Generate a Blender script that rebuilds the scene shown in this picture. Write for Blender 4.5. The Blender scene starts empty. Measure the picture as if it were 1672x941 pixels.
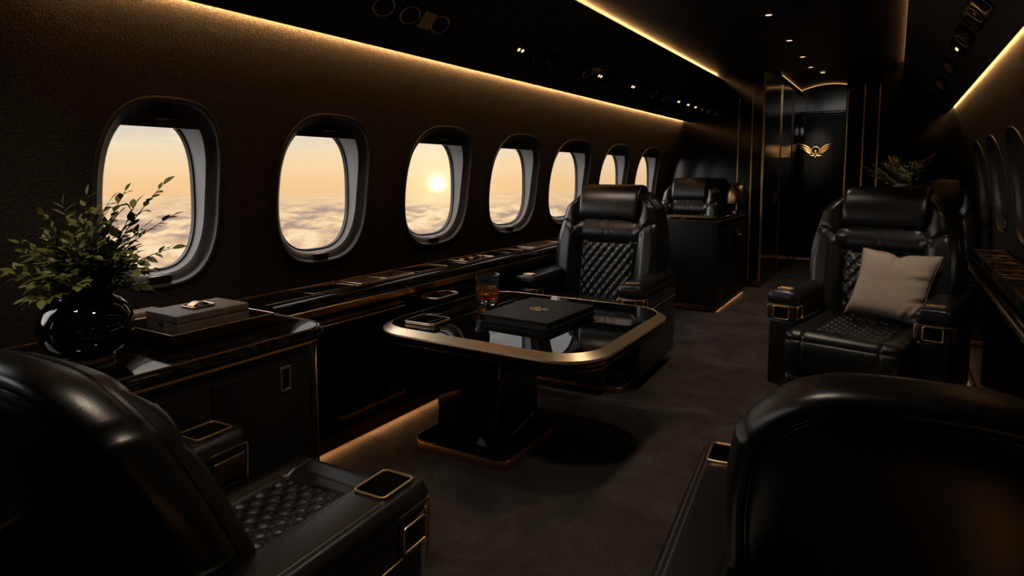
import bpy, math, random
from mathutils import Vector, Matrix
PI = math.pi
C = bpy.context.scene.collection
rnd = random.Random(7)

# ------------------------------------------------------------------ node helpers
class NT:
    def __init__(s, tree):
        s.t = tree; s.n = tree.nodes; s.l = tree.links; s.n.clear()
    def node(s, kind, **kw):
        n = s.n.new(kind)
        for k, v in kw.items():
            if k in n.inputs: s.put(n.inputs[k], v)
            else: setattr(n, k, v)
        return n
    def put(s, sock, v):
        if isinstance(v, bpy.types.NodeSocket): s.l.new(v, sock)
        else: sock.default_value = v
    def math(s, op, a, b=0.0, c=None, clamp=False):
        n = s.n.new('ShaderNodeMath'); n.operation = op; n.use_clamp = clamp
        s.put(n.inputs[0], a); s.put(n.inputs[1], b)
        if c is not None: s.put(n.inputs[2], c)
        return n.outputs[0]
    def vmath(s, op, a, b=None, scale=None):
        n = s.n.new('ShaderNodeVectorMath'); n.operation = op
        s.put(n.inputs[0], a)
        if b is not None: s.put(n.inputs[1], b)
        if scale is not None: s.put(n.inputs['Scale'], scale)
        return n.outputs['Value'] if op in ('DOT_PRODUCT', 'LENGTH', 'DISTANCE') else n.outputs[0]
    def mix(s, f, a, b, mode='MIX'):
        n = s.n.new('ShaderNodeMix'); n.data_type = 'RGBA'; n.blend_type = mode
        s.put(n.inputs[0], f); s.put(n.inputs[6], a); s.put(n.inputs[7], b)
        return n.outputs[2]
    def ramp(s, f, stops, interp='LINEAR'):
        n = s.n.new('ShaderNodeValToRGB'); cr = n.color_ramp; cr.interpolation = interp
        while len(cr.elements) < len(stops): cr.elements.new(0.5)
        for e, (p, c) in zip(cr.elements, stops):
            e.position = p; e.color = (c[0], c[1], c[2], 1)
        s.put(n.inputs[0], f)
        return n.outputs[0]
    def smooth(s, v, a, b):
        n = s.n.new('ShaderNodeMapRange'); n.interpolation_type = 'SMOOTHSTEP'
        s.put(n.inputs[0], v); n.inputs[1].default_value = a; n.inputs[2].default_value = b
        return n.outputs[0]
    def noise(s, vec, scale, detail=3.0, rough=0.5, dist=0.0):
        n = s.n.new('ShaderNodeTexNoise'); s.put(n.inputs['Vector'], vec)
        n.inputs['Scale'].default_value = scale; n.inputs['Detail'].default_value = detail
        n.inputs['Roughness'].default_value = rough; n.inputs['Distortion'].default_value = dist
        return n.outputs[0]

MATS = {}
def rgb(c): return (c[0], c[1], c[2], 1.0)
def principled(name, color, rough=0.5, metal=0.0, spec=0.5, coat=0.0, coat_rough=0.03, bump=None, color_fn=None, **kw):
    """bump = (scale, strength, detail); color_fn(nt, obj_coord) -> colour socket"""
    m = bpy.data.materials.new(name); m.use_nodes = True
    t = NT(m.node_tree)
    out = t.node('ShaderNodeOutputMaterial')
    p = t.node('ShaderNodeBsdfPrincipled')
    p.inputs['Base Color'].default_value = rgb(color)
    p.inputs['Roughness'].default_value = rough
    p.inputs['Metallic'].default_value = metal
    p.inputs['Specular IOR Level'].default_value = spec
    p.inputs['Coat Weight'].default_value = coat
    p.inputs['Coat Roughness'].default_value = coat_rough
    tc = t.node('ShaderNodeTexCoord').outputs['Object']
    if color_fn: t.put(p.inputs['Base Color'], color_fn(t, tc))
    if bump:
        h = t.noise(tc, bump[0], bump[2] if len(bump) > 2 else 4.0, 0.6)
        b = t.node('ShaderNodeBump'); b.inputs['Strength'].default_value = bump[1]
        b.inputs['Distance'].default_value = bump[3] if len(bump) > 3 else 0.002
        t.put(b.inputs['Height'], h)
        t.put(p.inputs['Normal'], b.outputs[0])
    t.l.new(p.outputs[0], out.inputs[0])
    MATS[name] = m
    return m

def emitter(name, color, strength):
    m = bpy.data.materials.new(name); m.use_nodes = True
    t = NT(m.node_tree); out = t.node('ShaderNodeOutputMaterial')
    e = t.node('ShaderNodeEmission'); e.inputs[0].default_value = rgb(color); e.inputs[1].default_value = strength
    t.l.new(e.outputs[0], out.inputs[0]); MATS[name] = m
    return m

WARM = (1.0, 0.50, 0.175)
def carpet_col(t, co):
    big = t.noise(co, 2.6, 5.0, 0.65, 0.6)
    fine = t.noise(co, 160.0, 2.0, 0.6)
    a = t.ramp(big, [(0.34, (0.022, 0.0188, 0.0178)), (0.50, (0.072, 0.0610, 0.0570)), (0.66, (0.140, 0.119, 0.111))])
    return t.mix(0.45, a, t.ramp(fine, [(0.3, (0.018, 0.014, 0.012)), (0.7, (0.150, 0.118, 0.100))]))
def marble_col(t, co):
    w = t.noise(co, 3.2, 8.0, 0.62, 1.8)
    v = t.math('ABSOLUTE', t.math('SUBTRACT', w, 0.5))
    return t.ramp(v, [(0.0, (0.045, 0.025, 0.012)), (0.005, (0.014, 0.009, 0.0065)), (0.016, (0.004, 0.0038, 0.0036))])
def fabric_col(t, co):
    f = t.noise(co, 220.0, 2.0, 0.7)
    return t.ramp(f, [(0.3, (0.42, 0.325, 0.25)), (0.7, (0.64, 0.51, 0.40))])
def box_col(t, co):
    f = t.noise(co, 60.0, 4.0, 0.6)
    return t.ramp(f, [(0.3, (0.16, 0.112, 0.078)), (0.7, (0.27, 0.197, 0.143))])
def leaf_col(a, b):
    def fn(t, co):
        return t.ramp(t.noise(co, 14.0, 2.0), [(0.35, a), (0.65, b)])
    return fn
def wall_col(t, co):
    f = t.noise(co, 90.0, 4.0, 0.6)
    return t.ramp(f, [(0.3, (0.024, 0.021, 0.0185)), (0.7, (0.052, 0.0455, 0.040))])

principled('black leather', (0.0075, 0.0074, 0.0073), 0.31, spec=0.85, bump=(420.0, 0.22, 3.0, 0.0012))
principled('quilted leather', (0.008, 0.0079, 0.0078), 0.33, spec=0.85, bump=(420.0, 0.2, 3.0, 0.001))
principled('stitch thread', (0.03, 0.028, 0.026), 0.7)
principled('gold', (0.88, 0.60, 0.30), 0.36, 1.0)
principled('brushed gold', (0.92, 0.70, 0.45), 0.36, 1.0, bump=(300.0, 0.05, 2.0, 0.0005))
principled('bronze', (0.50, 0.31, 0.165), 0.38, 1.0)
principled('dark bronze', (0.16, 0.09, 0.045), 0.32, 1.0)
principled('black lacquer', (0.004, 0.0038, 0.0036), 0.06, spec=0.5)
principled('satin black', (0.007, 0.0069, 0.0068), 0.45, spec=0.4, bump=(260.0, 0.1, 2.0, 0.001))
principled('cabinet front', (0.009, 0.0089, 0.0088), 0.42, spec=0.4)
principled('black glass', (0.003, 0.003, 0.003), 0.015, spec=0.55)
principled('dark marble', (0.01, 0.01, 0.01), 0.05, color_fn=marble_col, spec=0.5)
principled('carpet', (0.05, 0.04, 0.03), 0.95, spec=0.1, color_fn=carpet_col, bump=(330.0, 0.9, 3.0, 0.006))
principled('wall covering', (0.02, 0.016, 0.013), 0.72, spec=0.25, color_fn=wall_col, bump=(120.0, 0.9, 4.0, 0.005))
principled('soffit', (0.06, 0.059, 0.058), 0.40, spec=0.6, bump=(200.0, 0.1, 2.0, 0.001))
principled('ceiling panel', (0.028, 0.025, 0.022), 0.45, spec=0.3)
principled('gloss partition', (0.006, 0.0055, 0.005), 0.15, spec=0.5)
principled('window surround', (0.045, 0.044, 0.043), 0.38, spec=0.5)
principled('window reveal', (0.26, 0.26, 0.265), 0.45)
principled('rubber seal', (0.008, 0.008, 0.008), 0.5)
principled('taupe fabric', (0.3, 0.24, 0.19), 0.8, spec=0.2, color_fn=fabric_col, bump=(600.0, 0.5, 2.0, 0.001))
principled('taupe piping', (0.34, 0.26, 0.20), 0.75, spec=0.2)
principled('brown shagreen', (0.13, 0.1, 0.08), 0.5, spec=0.4, color_fn=box_col, bump=(240.0, 0.3, 3.0, 0.001))
principled('book leather', (0.008, 0.0078, 0.0077), 0.5, spec=0.3, bump=(300.0, 0.25, 3.0, 0.001))
principled('paper edge', (0.02, 0.019, 0.018), 0.7)
principled('vase glaze', (0.004, 0.004, 0.004), 0.04, spec=0.55, coat=0.3)
principled('leaf green', (0.05, 0.06, 0.015), 0.42, spec=0.4, color_fn=leaf_col((0.080, 0.092, 0.020), (0.20, 0.20, 0.048)))
principled('stem brown', (0.05, 0.045, 0.02), 0.6)
principled('fern green', (0.06, 0.07, 0.02), 0.5, color_fn=leaf_col((0.10, 0.11, 0.03), (0.20, 0.19, 0.06)))
principled('rust leaf', (0.30, 0.14, 0.05), 0.55, color_fn=leaf_col((0.26, 0.13, 0.05), (0.42, 0.21, 0.08)))
principled('pale ceramic', (0.35, 0.34, 0.27), 0.3)
principled('amber whiskey', (0.80, 0.33, 0.05), 0.0, **{})
emitter('led strip', WARM, 260.0)
emitter('led strip right', WARM, 115.0)
emitter('cove strip', WARM, 92.0)
principled('emblem gold', (0.92, 0.62, 0.29), 0.48, 1.0)
emitter('led strip soft', WARM, 0.65)
emitter('floor led', WARM, 7.0)
emitter('lamp lens', (1.0, 0.66, 0.36), 1.7)

def glass_mat(name, color, ior, rough=0.0, glint=None):
    m = bpy.data.materials.new(name); m.use_nodes = True
    t = NT(m.node_tree); out = t.node('ShaderNodeOutputMaterial')
    g = t.node('ShaderNodeBsdfGlass'); g.inputs['Color'].default_value = rgb(color)
    g.inputs['IOR'].default_value = ior; g.inputs['Roughness'].default_value = rough
    if glint:                                          # a little surface bloom that catches the lamps
        b = t.node('ShaderNodeBsdfTranslucent' if glint[1] else 'ShaderNodeBsdfGlossy'); b.inputs['Color'].default_value = rgb(glint[2])
        if not glint[1]: b.inputs['Roughness'].default_value = 0.25
        mx = t.node('ShaderNodeMixShader'); mx.inputs[0].default_value = glint[0]
        t.l.new(g.outputs[0], mx.inputs[1]); t.l.new(b.outputs[0], mx.inputs[2]); t.l.new(mx.outputs[0], out.inputs[0])
    else: t.l.new(g.outputs[0], out.inputs[0])
    MATS[name] = m
glass_mat('crystal glass', (1, 1, 1), 1.5, 0.02, (0.03, False, (1, 1, 1)))
glass_mat('amber whiskey', (1.0, 0.56, 0.14), 1.36, 0.02, (0.13, True, (1.0, 0.36, 0.04)))
def pane_mat():
    m = bpy.data.materials.new('window pane'); m.use_nodes = True
    t = NT(m.node_tree); out = t.node('ShaderNodeOutputMaterial')
    tr = t.node('ShaderNodeBsdfTransparent'); gl = t.node('ShaderNodeBsdfGlossy')
    gl.inputs['Roughness'].default_value = 0.0
    fr = t.node('ShaderNodeFresnel'); fr.inputs[0].default_value = 1.3
    mx = t.node('ShaderNodeMixShader')
    t.put(mx.inputs[0], fr.outputs[0]); t.l.new(tr.outputs[0], mx.inputs[1]); t.l.new(gl.outputs[0], mx.inputs[2])
    t.l.new(mx.outputs[0], out.inputs[0]); MATS['window pane'] = m
pane_mat()

# ------------------------------------------------------------------ mesh builder
class MB:
    def __init__(s): s.v = []; s.f = []
    def add(s, vs, fs, M=None):
        o = len(s.v)
        s.v += [tuple(M @ Vector(p)) for p in vs] if M is not None else [tuple(p) for p in vs]
        s.f += [tuple(o + i for i in f) for f in fs]
        return s
    def pad(s, c, size, r=0.01, seg=2, n=(1, 1, 1), fn=None, M=None, keep=None):
        """rounded box centred at c; fn(unit coords, point, normal) -> offset along normal"""
        h = [x / 2 for x in size]; r = min(r, min(h) * 0.999)
        ax = []
        for i in range(3):
            inner = h[i] - r
            pos = [-inner + 2 * inner * k / n[i] for k in range(n[i] + 1)]
            st = [r * math.tan(PI / 4 * k / seg) for k in range(1, seg + 1)]
            ax.append([-inner - x for x in reversed(st)] + pos + [inner + x for x in st])
        vid = {}; vs = []; fs = []; un = []
        def vert(p):
            k = (round(p[0], 6), round(p[1], 6), round(p[2], 6))
            if k in vid: return vid[k]
            q = Vector([max(-h[i] + r, min(h[i] - r, p[i])) for i in range(3)])
            d = Vector(p) - q
            d = d.normalized() if d.length > 1e-9 else Vector((0, 0, 0))
            w = q + d * r
            if fn:
                w = w + d * fn((p[0] / h[0], p[1] / h[1], p[2] / h[2]), w, d)
            vid[k] = len(vs); vs.append(w + Vector(c)); un.append(Vector(p))
            return vid[k]
        for a in range(3):
            b, cc = (a + 1) % 3, (a + 2) % 3
            for sg in (-1, 1):
                B, D = ax[b], ax[cc]
                for i in range(len(B) - 1):
                    for j in range(len(D) - 1):
                        q = []
                        for (x, y) in ((B[i], D[j]), (B[i + 1], D[j]), (B[i + 1], D[j + 1]), (B[i], D[j + 1])):
                            p = [0, 0, 0]; p[a] = sg * h[a]; p[b] = x; p[cc] = y
                            q.append(vert(p))
                        if sg < 0: q.reverse()
                        if keep is None or keep(sum((un[k] for k in q), Vector()) / 4 + Vector(c)): fs.append(q)
        return s.add(vs, fs, M)
    def box(s, x0, x1, y0, y1, z0, z1, b=0.0, seg=2, M=None):
        c = ((x0 + x1) / 2, (y0 + y1) / 2, (z0 + z1) / 2); sz = (abs(x1 - x0), abs(y1 - y0), abs(z1 - z0))
        if b > 0: return s.pad(c, sz, b, seg, M=M)
        vs = [(x, y, z) for x in (x0, x1) for y in (y0, y1) for z in (z0, z1)]
        return s.add(vs, [(0, 1, 3, 2), (4, 6, 7, 5), (0, 4, 5, 1), (2, 3, 7, 6), (0, 2, 6, 4), (1, 5, 7, 3)], M)
    def loft(s, loops, closed=True, cap0=False, cap1=False, M=None):
        n = len(loops[0]); vs = [p for L in loops for p in L]; fs = []
        for j in range(len(loops) - 1):
            for i in range(n if closed else n - 1):
                a = j * n + i; b = j * n + (i + 1) % n
                fs.append((a, b, b + n, a + n))
        if cap0: fs.append(tuple(reversed(range(n))))
        if cap1: fs.append(tuple(range((len(loops) - 1) * n, len(loops) * n)))
        return s.add(vs, fs, M)
    def slab(s, x0, x1, y0, y1, z0, z1, rad, b=0.006, radii=None, n=10, M=None):
        """rounded-corner slab with softened edges"""
        def L(i, z): return [(p[0], p[1], z) for p in rrect(x0 + i, x1 - i, y0 + i, y1 - i, rad - i, n, radii and [max(q - i, 0.001) for q in radii])]
        k = 0.29 * b
        return s.loft([L(b, z0), L(k, z0 + k), L(0, z0 + b), L(0, z1 - b), L(k, z1 - k), L(b, z1)], True, True, True, M)
    def tube(s, pts, r, n=8, closed=False, M=None):
        pts = [Vector(p) for p in pts]; m = len(pts); loops = []; prev = None
        for i, p in enumerate(pts):
            if closed: t = pts[(i + 1) % m] - pts[i - 1]
            else: t = pts[min(i + 1, m - 1)] - pts[max(i - 1, 0)]
            t.normalize()
            if prev is None:
                a = Vector((0, 0, 1)) if abs(t.z) < 0.9 else Vector((1, 0, 0))
                u = (a - t * a.dot(t)).normalized()
            else: u = (prev - t * prev.dot(t)).normalized()
            prev = u; w = t.cross(u)
            rr = r[i] if isinstance(r, (list, tuple)) else r
            loops.append([p + (u * math.cos(2 * PI * k / n) + w * math.sin(2 * PI * k / n)) * rr for k in range(n)])
        if closed: return s.loft(loops + [loops[0]], True, False, False, M)
        return s.loft(loops, True, True, True, M)
    def lathe(s, prof, n=40, c=(0, 0, 0), M=None, cap0=True, cap1=True):
        L = [[(c[0] + r * math.cos(2 * PI * k / n), c[1] + r * math.sin(2 * PI * k / n), c[2] + z) for k in range(n)] for r, z in prof]
        return s.loft(L, True, cap0, cap1, M)
    def ring(s, c, U, V, w, h, rad, t, n=6, M=None):
        """rounded-rectangle rim: a bent bar of thickness 2t"""
        c = Vector(c); U = Vector(U); V = Vector(V)
        return s.tube([c + U * p[0] + V * p[1] for p in rrect(-w / 2, w / 2, -h / 2, h / 2, rad, n)], t, 8, True, M)
    def build(s, name, mat, parent=None, smooth=True, angle=38):
        me = bpy.data.meshes.new(name); me.from_pydata(s.v, [], s.f); me.update()
        if smooth:
            me.polygons.foreach_set('use_smooth', [True] * len(me.polygons))
            me.set_sharp_from_angle(angle=math.radians(angle))
            big = [p for p in me.polygons if len(p.vertices) > 6]      # flat end caps stay flat
            if big:
                ek = {e.key: e.index for e in me.edges}
                for p in big:
                    p.use_smooth = False
                    for k in p.edge_keys: me.edges[ek[k]].use_edge_sharp = True
        me.materials.append(MATS[mat] if isinstance(mat, str) else mat)
        o = bpy.data.objects.new(name, me); C.objects.link(o)
        if parent is not None: o.parent = parent
        return o

def rrect(x0, x1, y0, y1, r, n=8, radii=None):
    """counter-clockwise rounded rectangle, radii order: (x1,y0) (x1,y1) (x0,y1) (x0,y0)"""
    rs = radii or [r] * 4; P = []
    m = min(x1 - x0, y1 - y0) / 2 * 0.999
    for (cx, cy, sx, sy, a0), q in zip(((x1, y0, -1, 1, -90), (x1, y1, -1, -1, 0), (x0, y1, 1, -1, 90), (x0, y0, 1, 1, 180)), rs):
        q = max(1e-4, min(q, m))
        for k in range(n + 1):
            a = math.radians(a0 + 90 * k / n)
            P.append((cx + sx * q + q * math.cos(a), cy + sy * q + q * math.sin(a)))
    return P

def empty(name, loc=(0, 0, 0), rz=0.0, sc=1.0):
    o = bpy.data.objects.new(name, None); C.objects.link(o)
    o.location = loc; o.rotation_euler = (0, 0, rz); o.scale = (sc, sc, sc); o.empty_display_size = 0.1
    return o
def tag(o, label, cat, group=None):
    o['label'] = label; o['category'] = cat
    if group: o['group'] = group
    return o
def thing(name, label, cat, loc=(0, 0, 0), rz=0.0, sc=1.0, group=None):
    return tag(empty(name, loc, rz, sc), label, cat, group)
def struct(o): o['kind'] = 'structure'; return o
def copy_tree(o, parent=None):
    c = o.copy(); C.objects.link(c); c.parent = parent
    for ch in list(o.children): copy_tree(ch, c)
    return c
def sstep(a, b, x):
    t = max(0.0, min(1.0, (x - a) / (b - a))); return t * t * (3 - 2 * t)
def seg_dist(px, py, ax, ay, bx, by):
    dx, dy = bx - ax, by - ay
    t = max(0, min(1, ((px - ax) * dx + (py - ay) * dy) / (dx * dx + dy * dy)))
    return math.hypot(px - ax - t * dx, py - ay - t * dy)
def poly_dist(px, py, pts): return min(seg_dist(px, py, *pts[i], *pts[i + 1]) for i in range(len(pts) - 1))
# ------------------------------------------------------------------ camera, world, render look
F, PITCH, YAW, HC = 1028.0, math.radians(5.0), math.radians(31.2829), 1.3
cam = bpy.data.cameras.new('camera'); co = bpy.data.objects.new('camera', cam); C.objects.link(co)
cam.sensor_width = 36.0; cam.lens = F / 1672 * 36; cam.shift_y = -0.058948
co.location = (0, 0, HC); co.rotation_euler = (PI / 2 - PITCH, 0, YAW); cam.clip_start = 0.02
sc = bpy.context.scene; sc.camera = co
sc.view_settings.view_transform = 'Standard'; sc.view_settings.look = 'None'
sc.view_settings.exposure = 0.3; sc.view_settings.gamma = 1.0; sc.view_settings.use_curve_mapping = False
sc.cycles.use_denoising = True; sc.cycles.max_bounces = 10; sc.cycles.transparent_max_bounces = 12
sc.cycles.sample_clamp_indirect = 4.0; sc.cycles.caustics_reflective = False; sc.cycles.caustics_refractive = True
sc.cycles.blur_glossy = 0.3

def make_world():
    w = bpy.data.worlds.new('dusk sky above a cloud deck'); sc.world = w; w.use_nodes = True
    t = NT(w.node_tree); out = t.node('ShaderNodeOutputWorld')
    d = t.vmath('NORMALIZE', t.node('ShaderNodeTexCoord').outputs['Generated'])
    sep = t.node('ShaderNodeSeparateXYZ'); t.put(sep.inputs[0], d)
    x, y, z = sep.outputs
    sd = Vector((-0.61606, 0.78751, -0.0173)).normalized()
    dt = t.math('MINIMUM', t.vmath('DOT_PRODUCT', d, tuple(sd)), 1.0)
    ang = t.math('ARCCOSINE', dt)
    near = t.smooth(dt, 0.45, 0.86)                    # warm towards the sun, neutral grey away from it
    zr = t.math('MULTIPLY_ADD', z, 1.0, 0.05)          # 0.05 = level with the eye
    sky = t.ramp(zr, [(0.0, (0.93, 0.56, 0.27)), (0.03, (0.94, 0.60, 0.30)), (0.062, (0.95, 0.69, 0.40)), (0.085, (0.90, 0.72, 0.485)),
                      (0.112, (0.73, 0.66, 0.56)), (0.16, (0.62, 0.60, 0.575)), (0.40, (0.56, 0.57, 0.59)), (1.0, (0.52, 0.55, 0.60))])
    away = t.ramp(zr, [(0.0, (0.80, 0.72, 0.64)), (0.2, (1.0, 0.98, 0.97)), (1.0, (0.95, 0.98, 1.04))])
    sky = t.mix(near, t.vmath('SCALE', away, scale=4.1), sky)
    # thin high cloud streaks
    hv = t.vmath('MULTIPLY', d, (5.0, 5.0, 26.0))
    hc = t.smooth(t.noise(hv, 2.4, 5.0, 0.62, 0.4), 0.47, 0.64)
    hm = t.math('MULTIPLY', hc, t.smooth(z, 0.018, 0.055))
    sky = t.mix(t.math('MULTIPLY', hm, 0.65), sky, (0.97, 0.80, 0.58, 1))
    # low sun
    core = t.math('EXPONENT', t.math('MULTIPLY', t.math('POWER', t.math('DIVIDE', ang, 0.010), 2.0), -1.0))
    halo = t.math('EXPONENT', t.math('DIVIDE', ang, -0.045))
    sky = t.mix(1.0, sky, t.vmath('SCALE', (1.0, 0.80, 0.46), scale=t.math('MULTIPLY', halo, 0.45)), 'ADD')
    sky = t.mix(1.0, sky, t.vmath('SCALE', (1.0, 0.88, 0.62), scale=t.math('MULTIPLY', core, 2.0)), 'ADD')
    # heaped clouds below, smaller and flatter towards the horizon, lit on their upper edges
    def heap(sx, sz, up, seed):
        q = t.vmath('ADD', t.vmath('MULTIPLY', d, (sx, sx, sz)), (seed, seed * 0.7, seed * 0.3))
        wob = t.noise(q, 1.6, 1.0, 0.5)
        q = t.vmath('ADD', q, t.vmath('SCALE', (0.35, -0.35, 0.6), scale=t.math('SUBTRACT', wob, 0.5)))
        def h(v):
            n = t.noise(v, 1.0, 4.0, 0.6, 0.0)
            vo = t.node('ShaderNodeTexVoronoi'); vo.feature = 'F1'; t.put(vo.inputs['Vector'], v)
            vo.inputs['Scale'].default_value = 1.25
            return t.math('ADD', n, t.math('MULTIPLY', vo.outputs['Distance'], -0.45))
        a, c = h(q), h(t.vmath('ADD', q, (0.05, -0.06, up)))
        return t.math('ADD', t.math('MULTIPLY', t.math('SUBTRACT', a, c), 3.2), t.math('MULTIPLY', t.math('ADD', a, -0.28), 0.9))
    big = heap(11.0, 27.0, 0.30, 0.0); mid = heap(17.0, 56.0, 0.30, 3.1); far = t.math('MULTIPLY', t.math('SUBTRACT', t.noise(t.vmath('MULTIPLY', d, (34.0, 34.0, 190.0)), 1.0, 4.0, 0.6), 0.47), 1.8)
    k1 = t.smooth(z, -0.105, -0.075); k2 = t.smooth(z, -0.062, -0.045)
    lit = t.math('ADD', t.math('MULTIPLY', big, t.math('SUBTRACT', 1.0, k1)), t.math('MULTIPLY', mid, k1))
    lit = t.math('ADD', t.math('MULTIPLY', lit, t.math('SUBTRACT', 1.0, k2)), t.math('MULTIPLY', far, k2))
    lit = t.math('ADD', lit, 0.52)
    cl = t.ramp(lit, [(0.0, (0.44, 0.315, 0.24)), (0.28, (0.59, 0.415, 0.295)), (0.55, (0.80, 0.55, 0.335)), (0.80, (0.93, 0.66, 0.38)), (1.0, (0.97, 0.75, 0.47))])
    cl = t.mix(t.math('MULTIPLY', t.smooth(z, -0.055, -0.034), 0.7), cl, (0.91, 0.62, 0.34, 1))
    cl = t.mix(t.smooth(dt, 0.30, 0.75), (0.62, 0.56, 0.52, 1), cl)
    cl = t.mix(1.0, cl, t.vmath('SCALE', (1.0, 0.74, 0.38), scale=t.math('MULTIPLY', halo, 0.45)), 'ADD')
    deep = t.smooth(z, -0.6, -0.2)
    cl = t.mix(deep, (0.40, 0.34, 0.31, 1), cl)
    col = t.mix(t.smooth(z, -0.0325, -0.0305), cl, sky)
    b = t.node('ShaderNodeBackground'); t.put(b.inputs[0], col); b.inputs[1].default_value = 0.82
    t.l.new(b.outputs[0], out.inputs[0])
    w.cycles.sampling_method = 'MANUAL'; w.cycles.sample_map_resolution = 1024
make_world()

# ------------------------------------------------------------------ cabin shell
Y0, YB, YD = -1.6, 7.5, 10.4
PROF = [(0.0, -2.43), (0.74, -2.42), (1.0, -2.40), (1.2, -2.382), (1.3, -2.366), (1.4, -2.345), (1.5, -2.318), (1.6, -2.286), (1.75, -2.232), (1.9, -2.178), (2.02, -2.135)]
def wall_x(z):
    for (a, xa), (b, xb) in zip(PROF, PROF[1:]):
        if z <= b or b == PROF[-1][0]:
            # smooth through three points
            k = (z - a) / (b - a); return xa + (xb - xa) * k
    return PROF[-1][1]
CX = -0.86                                           # cabin centre line: the right wall mirrors the left
def mir(x): return 2 * CX - x
WINS = [(-0.52, 0.47), (0.42, 0.47), (1.356, 0.47), (2.160, 0.565), (3.058, 0.623), (3.954, 0.671), (4.864, 0.745), (5.841, 0.716), (6.80, 0.72)]
ZC, HB = 1.215, 0.352
def sup(a, b, th, e=2.9):
    c, s = math.cos(th), math.sin(th)
    q = (abs(c) ** e + abs(s) ** e) ** (-1 / e)
    return a * q * c, b * q * s
def wall(name, X):
    m = MB(); zs = (0.70, 2.02); N = 22
    edges = [Y0] + [(WINS[i][0] + WINS[i + 1][0]) / 2 for i in range(len(WINS) - 1)] + [YB]
    for i, (yc, w) in enumerate(WINS):
        ya, yb = edges[i], edges[i + 1]
        per = []
        for k in range(N): per.append((ya + (yb - ya) * k / N, zs[0]))
        for k in range(N): per.append((yb, zs[0] + (zs[1] - zs[0]) * k / N))
        for k in range(N): per.append((yb - (yb - ya) * k / N, zs[1]))
        for k in range(N): per.append((ya, zs[1] - (zs[1] - zs[0]) * k / N))
        loops = []
        R = 9
        for j in range(R + 1):
            L = []
            for (y, z) in per:
                hy, hz = sup(w / 2, HB, math.atan2((z - ZC) / HB, (y - yc) / (w / 2)))
                q = (j / R) ** 1.5
                yy, zz = yc + hy + (y - yc - hy) * q, ZC + hz + (z - ZC - hz) * q
                L.append((X(wall_x(zz)), yy, zz))
            loops.append(L)
        m.loft(loops)
    for (za, zb) in ((0.0, 0.70),):
        m.add([(X(wall_x(za)), Y0, za), (X(wall_x(za)), YB, za), (X(wall_x(zb)), YB, zb), (X(wall_x(zb)), Y0, zb)], [(0, 1, 2, 3)])
    return struct(m.build(name, 'wall covering', angle=60))
wall('wall_left', lambda x: x)
wall('wall_right', mir)

def window(name, yc, w, side, shut=False):
    """recessed oval cabin window: rim, dark surround, pale reveal, seal, pane, shade and two finger tabs"""
    sx = 1 if side < 0 else -1
    X = (lambda x: x) if side < 0 else mir
    def ring(ins, dep, rise=0.0, n=72):
        L = []
        for k in range(n):
            a = 2 * PI * k / n
            y, z = sup(w / 2 - ins, HB - ins, a)
            L.append((X(wall_x(ZC + z) * (1 - min(dep, 0.02) / 0.02 * 0.0) - dep), yc + y, ZC + z))
        return L
    def ringf(ins, px, n=72):                       # ring on a vertical plane
        return [(X(px), yc + y, ZC + z) for y, z in (sup(w / 2 - ins, HB - ins, 2 * PI * k / n) for k in range(n))]
    e = struct(empty(name))
    m = MB(); m.loft([ring(-0.012, 0.002), ring(-0.009, -0.006), ring(-0.003, -0.008), ring(0.003, -0.005), ring(0.006, 0.004), ring(0.010, 0.012), ring(0.030, 0.022), ring(0.040, 0.034)])
    m.build('window_frame', 'window surround', e)
    last = ring(0.040, 0.034)
    PX = -2.475
    m = MB(); m.loft([last, [tuple(Vector(a).lerp(Vector(b), 0.5)) for a, b in zip(last, ringf(0.052, PX + 0.012))], ringf(0.052, PX + 0.012)])
    m.build('window_reveal', 'window reveal', e)
    m = MB(); m.loft([ringf(0.051, PX + 0.013), ringf(0.058, PX + 0.014), ringf(0.060, PX - 0.004)]); m.build('window_seal', 'rubber seal', e)
    m = MB(); L = ringf(0.056, PX); m.add(L, [tuple(range(len(L)))]); m.build('window_glass', 'window pane', e, False)
    # shade panel: curved top, straight lower edge
    zlow = ZC + HB - 0.098 if not shut else ZC - HB + 0.075
    pts = []
    for k in range(73):
        a = PI / 2 + 0 * PI
        th = 2 * PI * k / 72
        y, z = sup(w / 2 - 0.037, HB - 0.037, th)
        pts.append((y, max(z, zlow - ZC)))
    L0 = [(X(wall_x(ZC + z) - 0.030), yc + y, ZC + z) for y, z in pts[:-1]]
    L1 = [(X(wall_x(ZC + z) - 0.042), yc + y, ZC + z) for y, z in pts[:-1]]
    m = MB(); m.loft([L0, L1], True, True, True); sh = m.build('window_shade', 'window surround', e, angle=30)
    zt = zlow + 0.042
    xb = wall_x(zt) - 0.028
    m = MB(); m.slab(-0.045, 0.045, -0.013, 0.013, 0, 0.012, 0.009, 0.003, M=Matrix.Translation((X(xb), yc, zt)) @ Matrix.Rotation(sx * PI / 2, 4, 'Y') @ Matrix.Rotation(PI / 2, 4, 'Z'))
    hd = m.build('shade_handle', 'satin black', sh)
    m = MB(); m.tube([(X(xb + 0.012), yc - 0.042, zt - 0.012), (X(xb + 0.013), yc + 0.042, zt - 0.012)], 0.0022); m.build('handle_trim', 'bronze', sh)
    zt = ZC - HB + 0.024
    xb = wall_x(zt) - 0.022
    m = MB(); m.box(X(xb) - 0.018, X(xb) + 0.018, yc - 0.045, yc + 0.045, zt - 0.014, zt + 0.016, 0.007, 3); m.build('sill_tab', 'satin black', e)
    m = MB(); m.tube([(X(xb + 0.018), yc - 0.04, zt + 0.014), (X(xb + 0.018), yc + 0.04, zt + 0.014)], 0.0022); m.build('sill_tab_trim', 'brushed gold', e)
    return e
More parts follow.
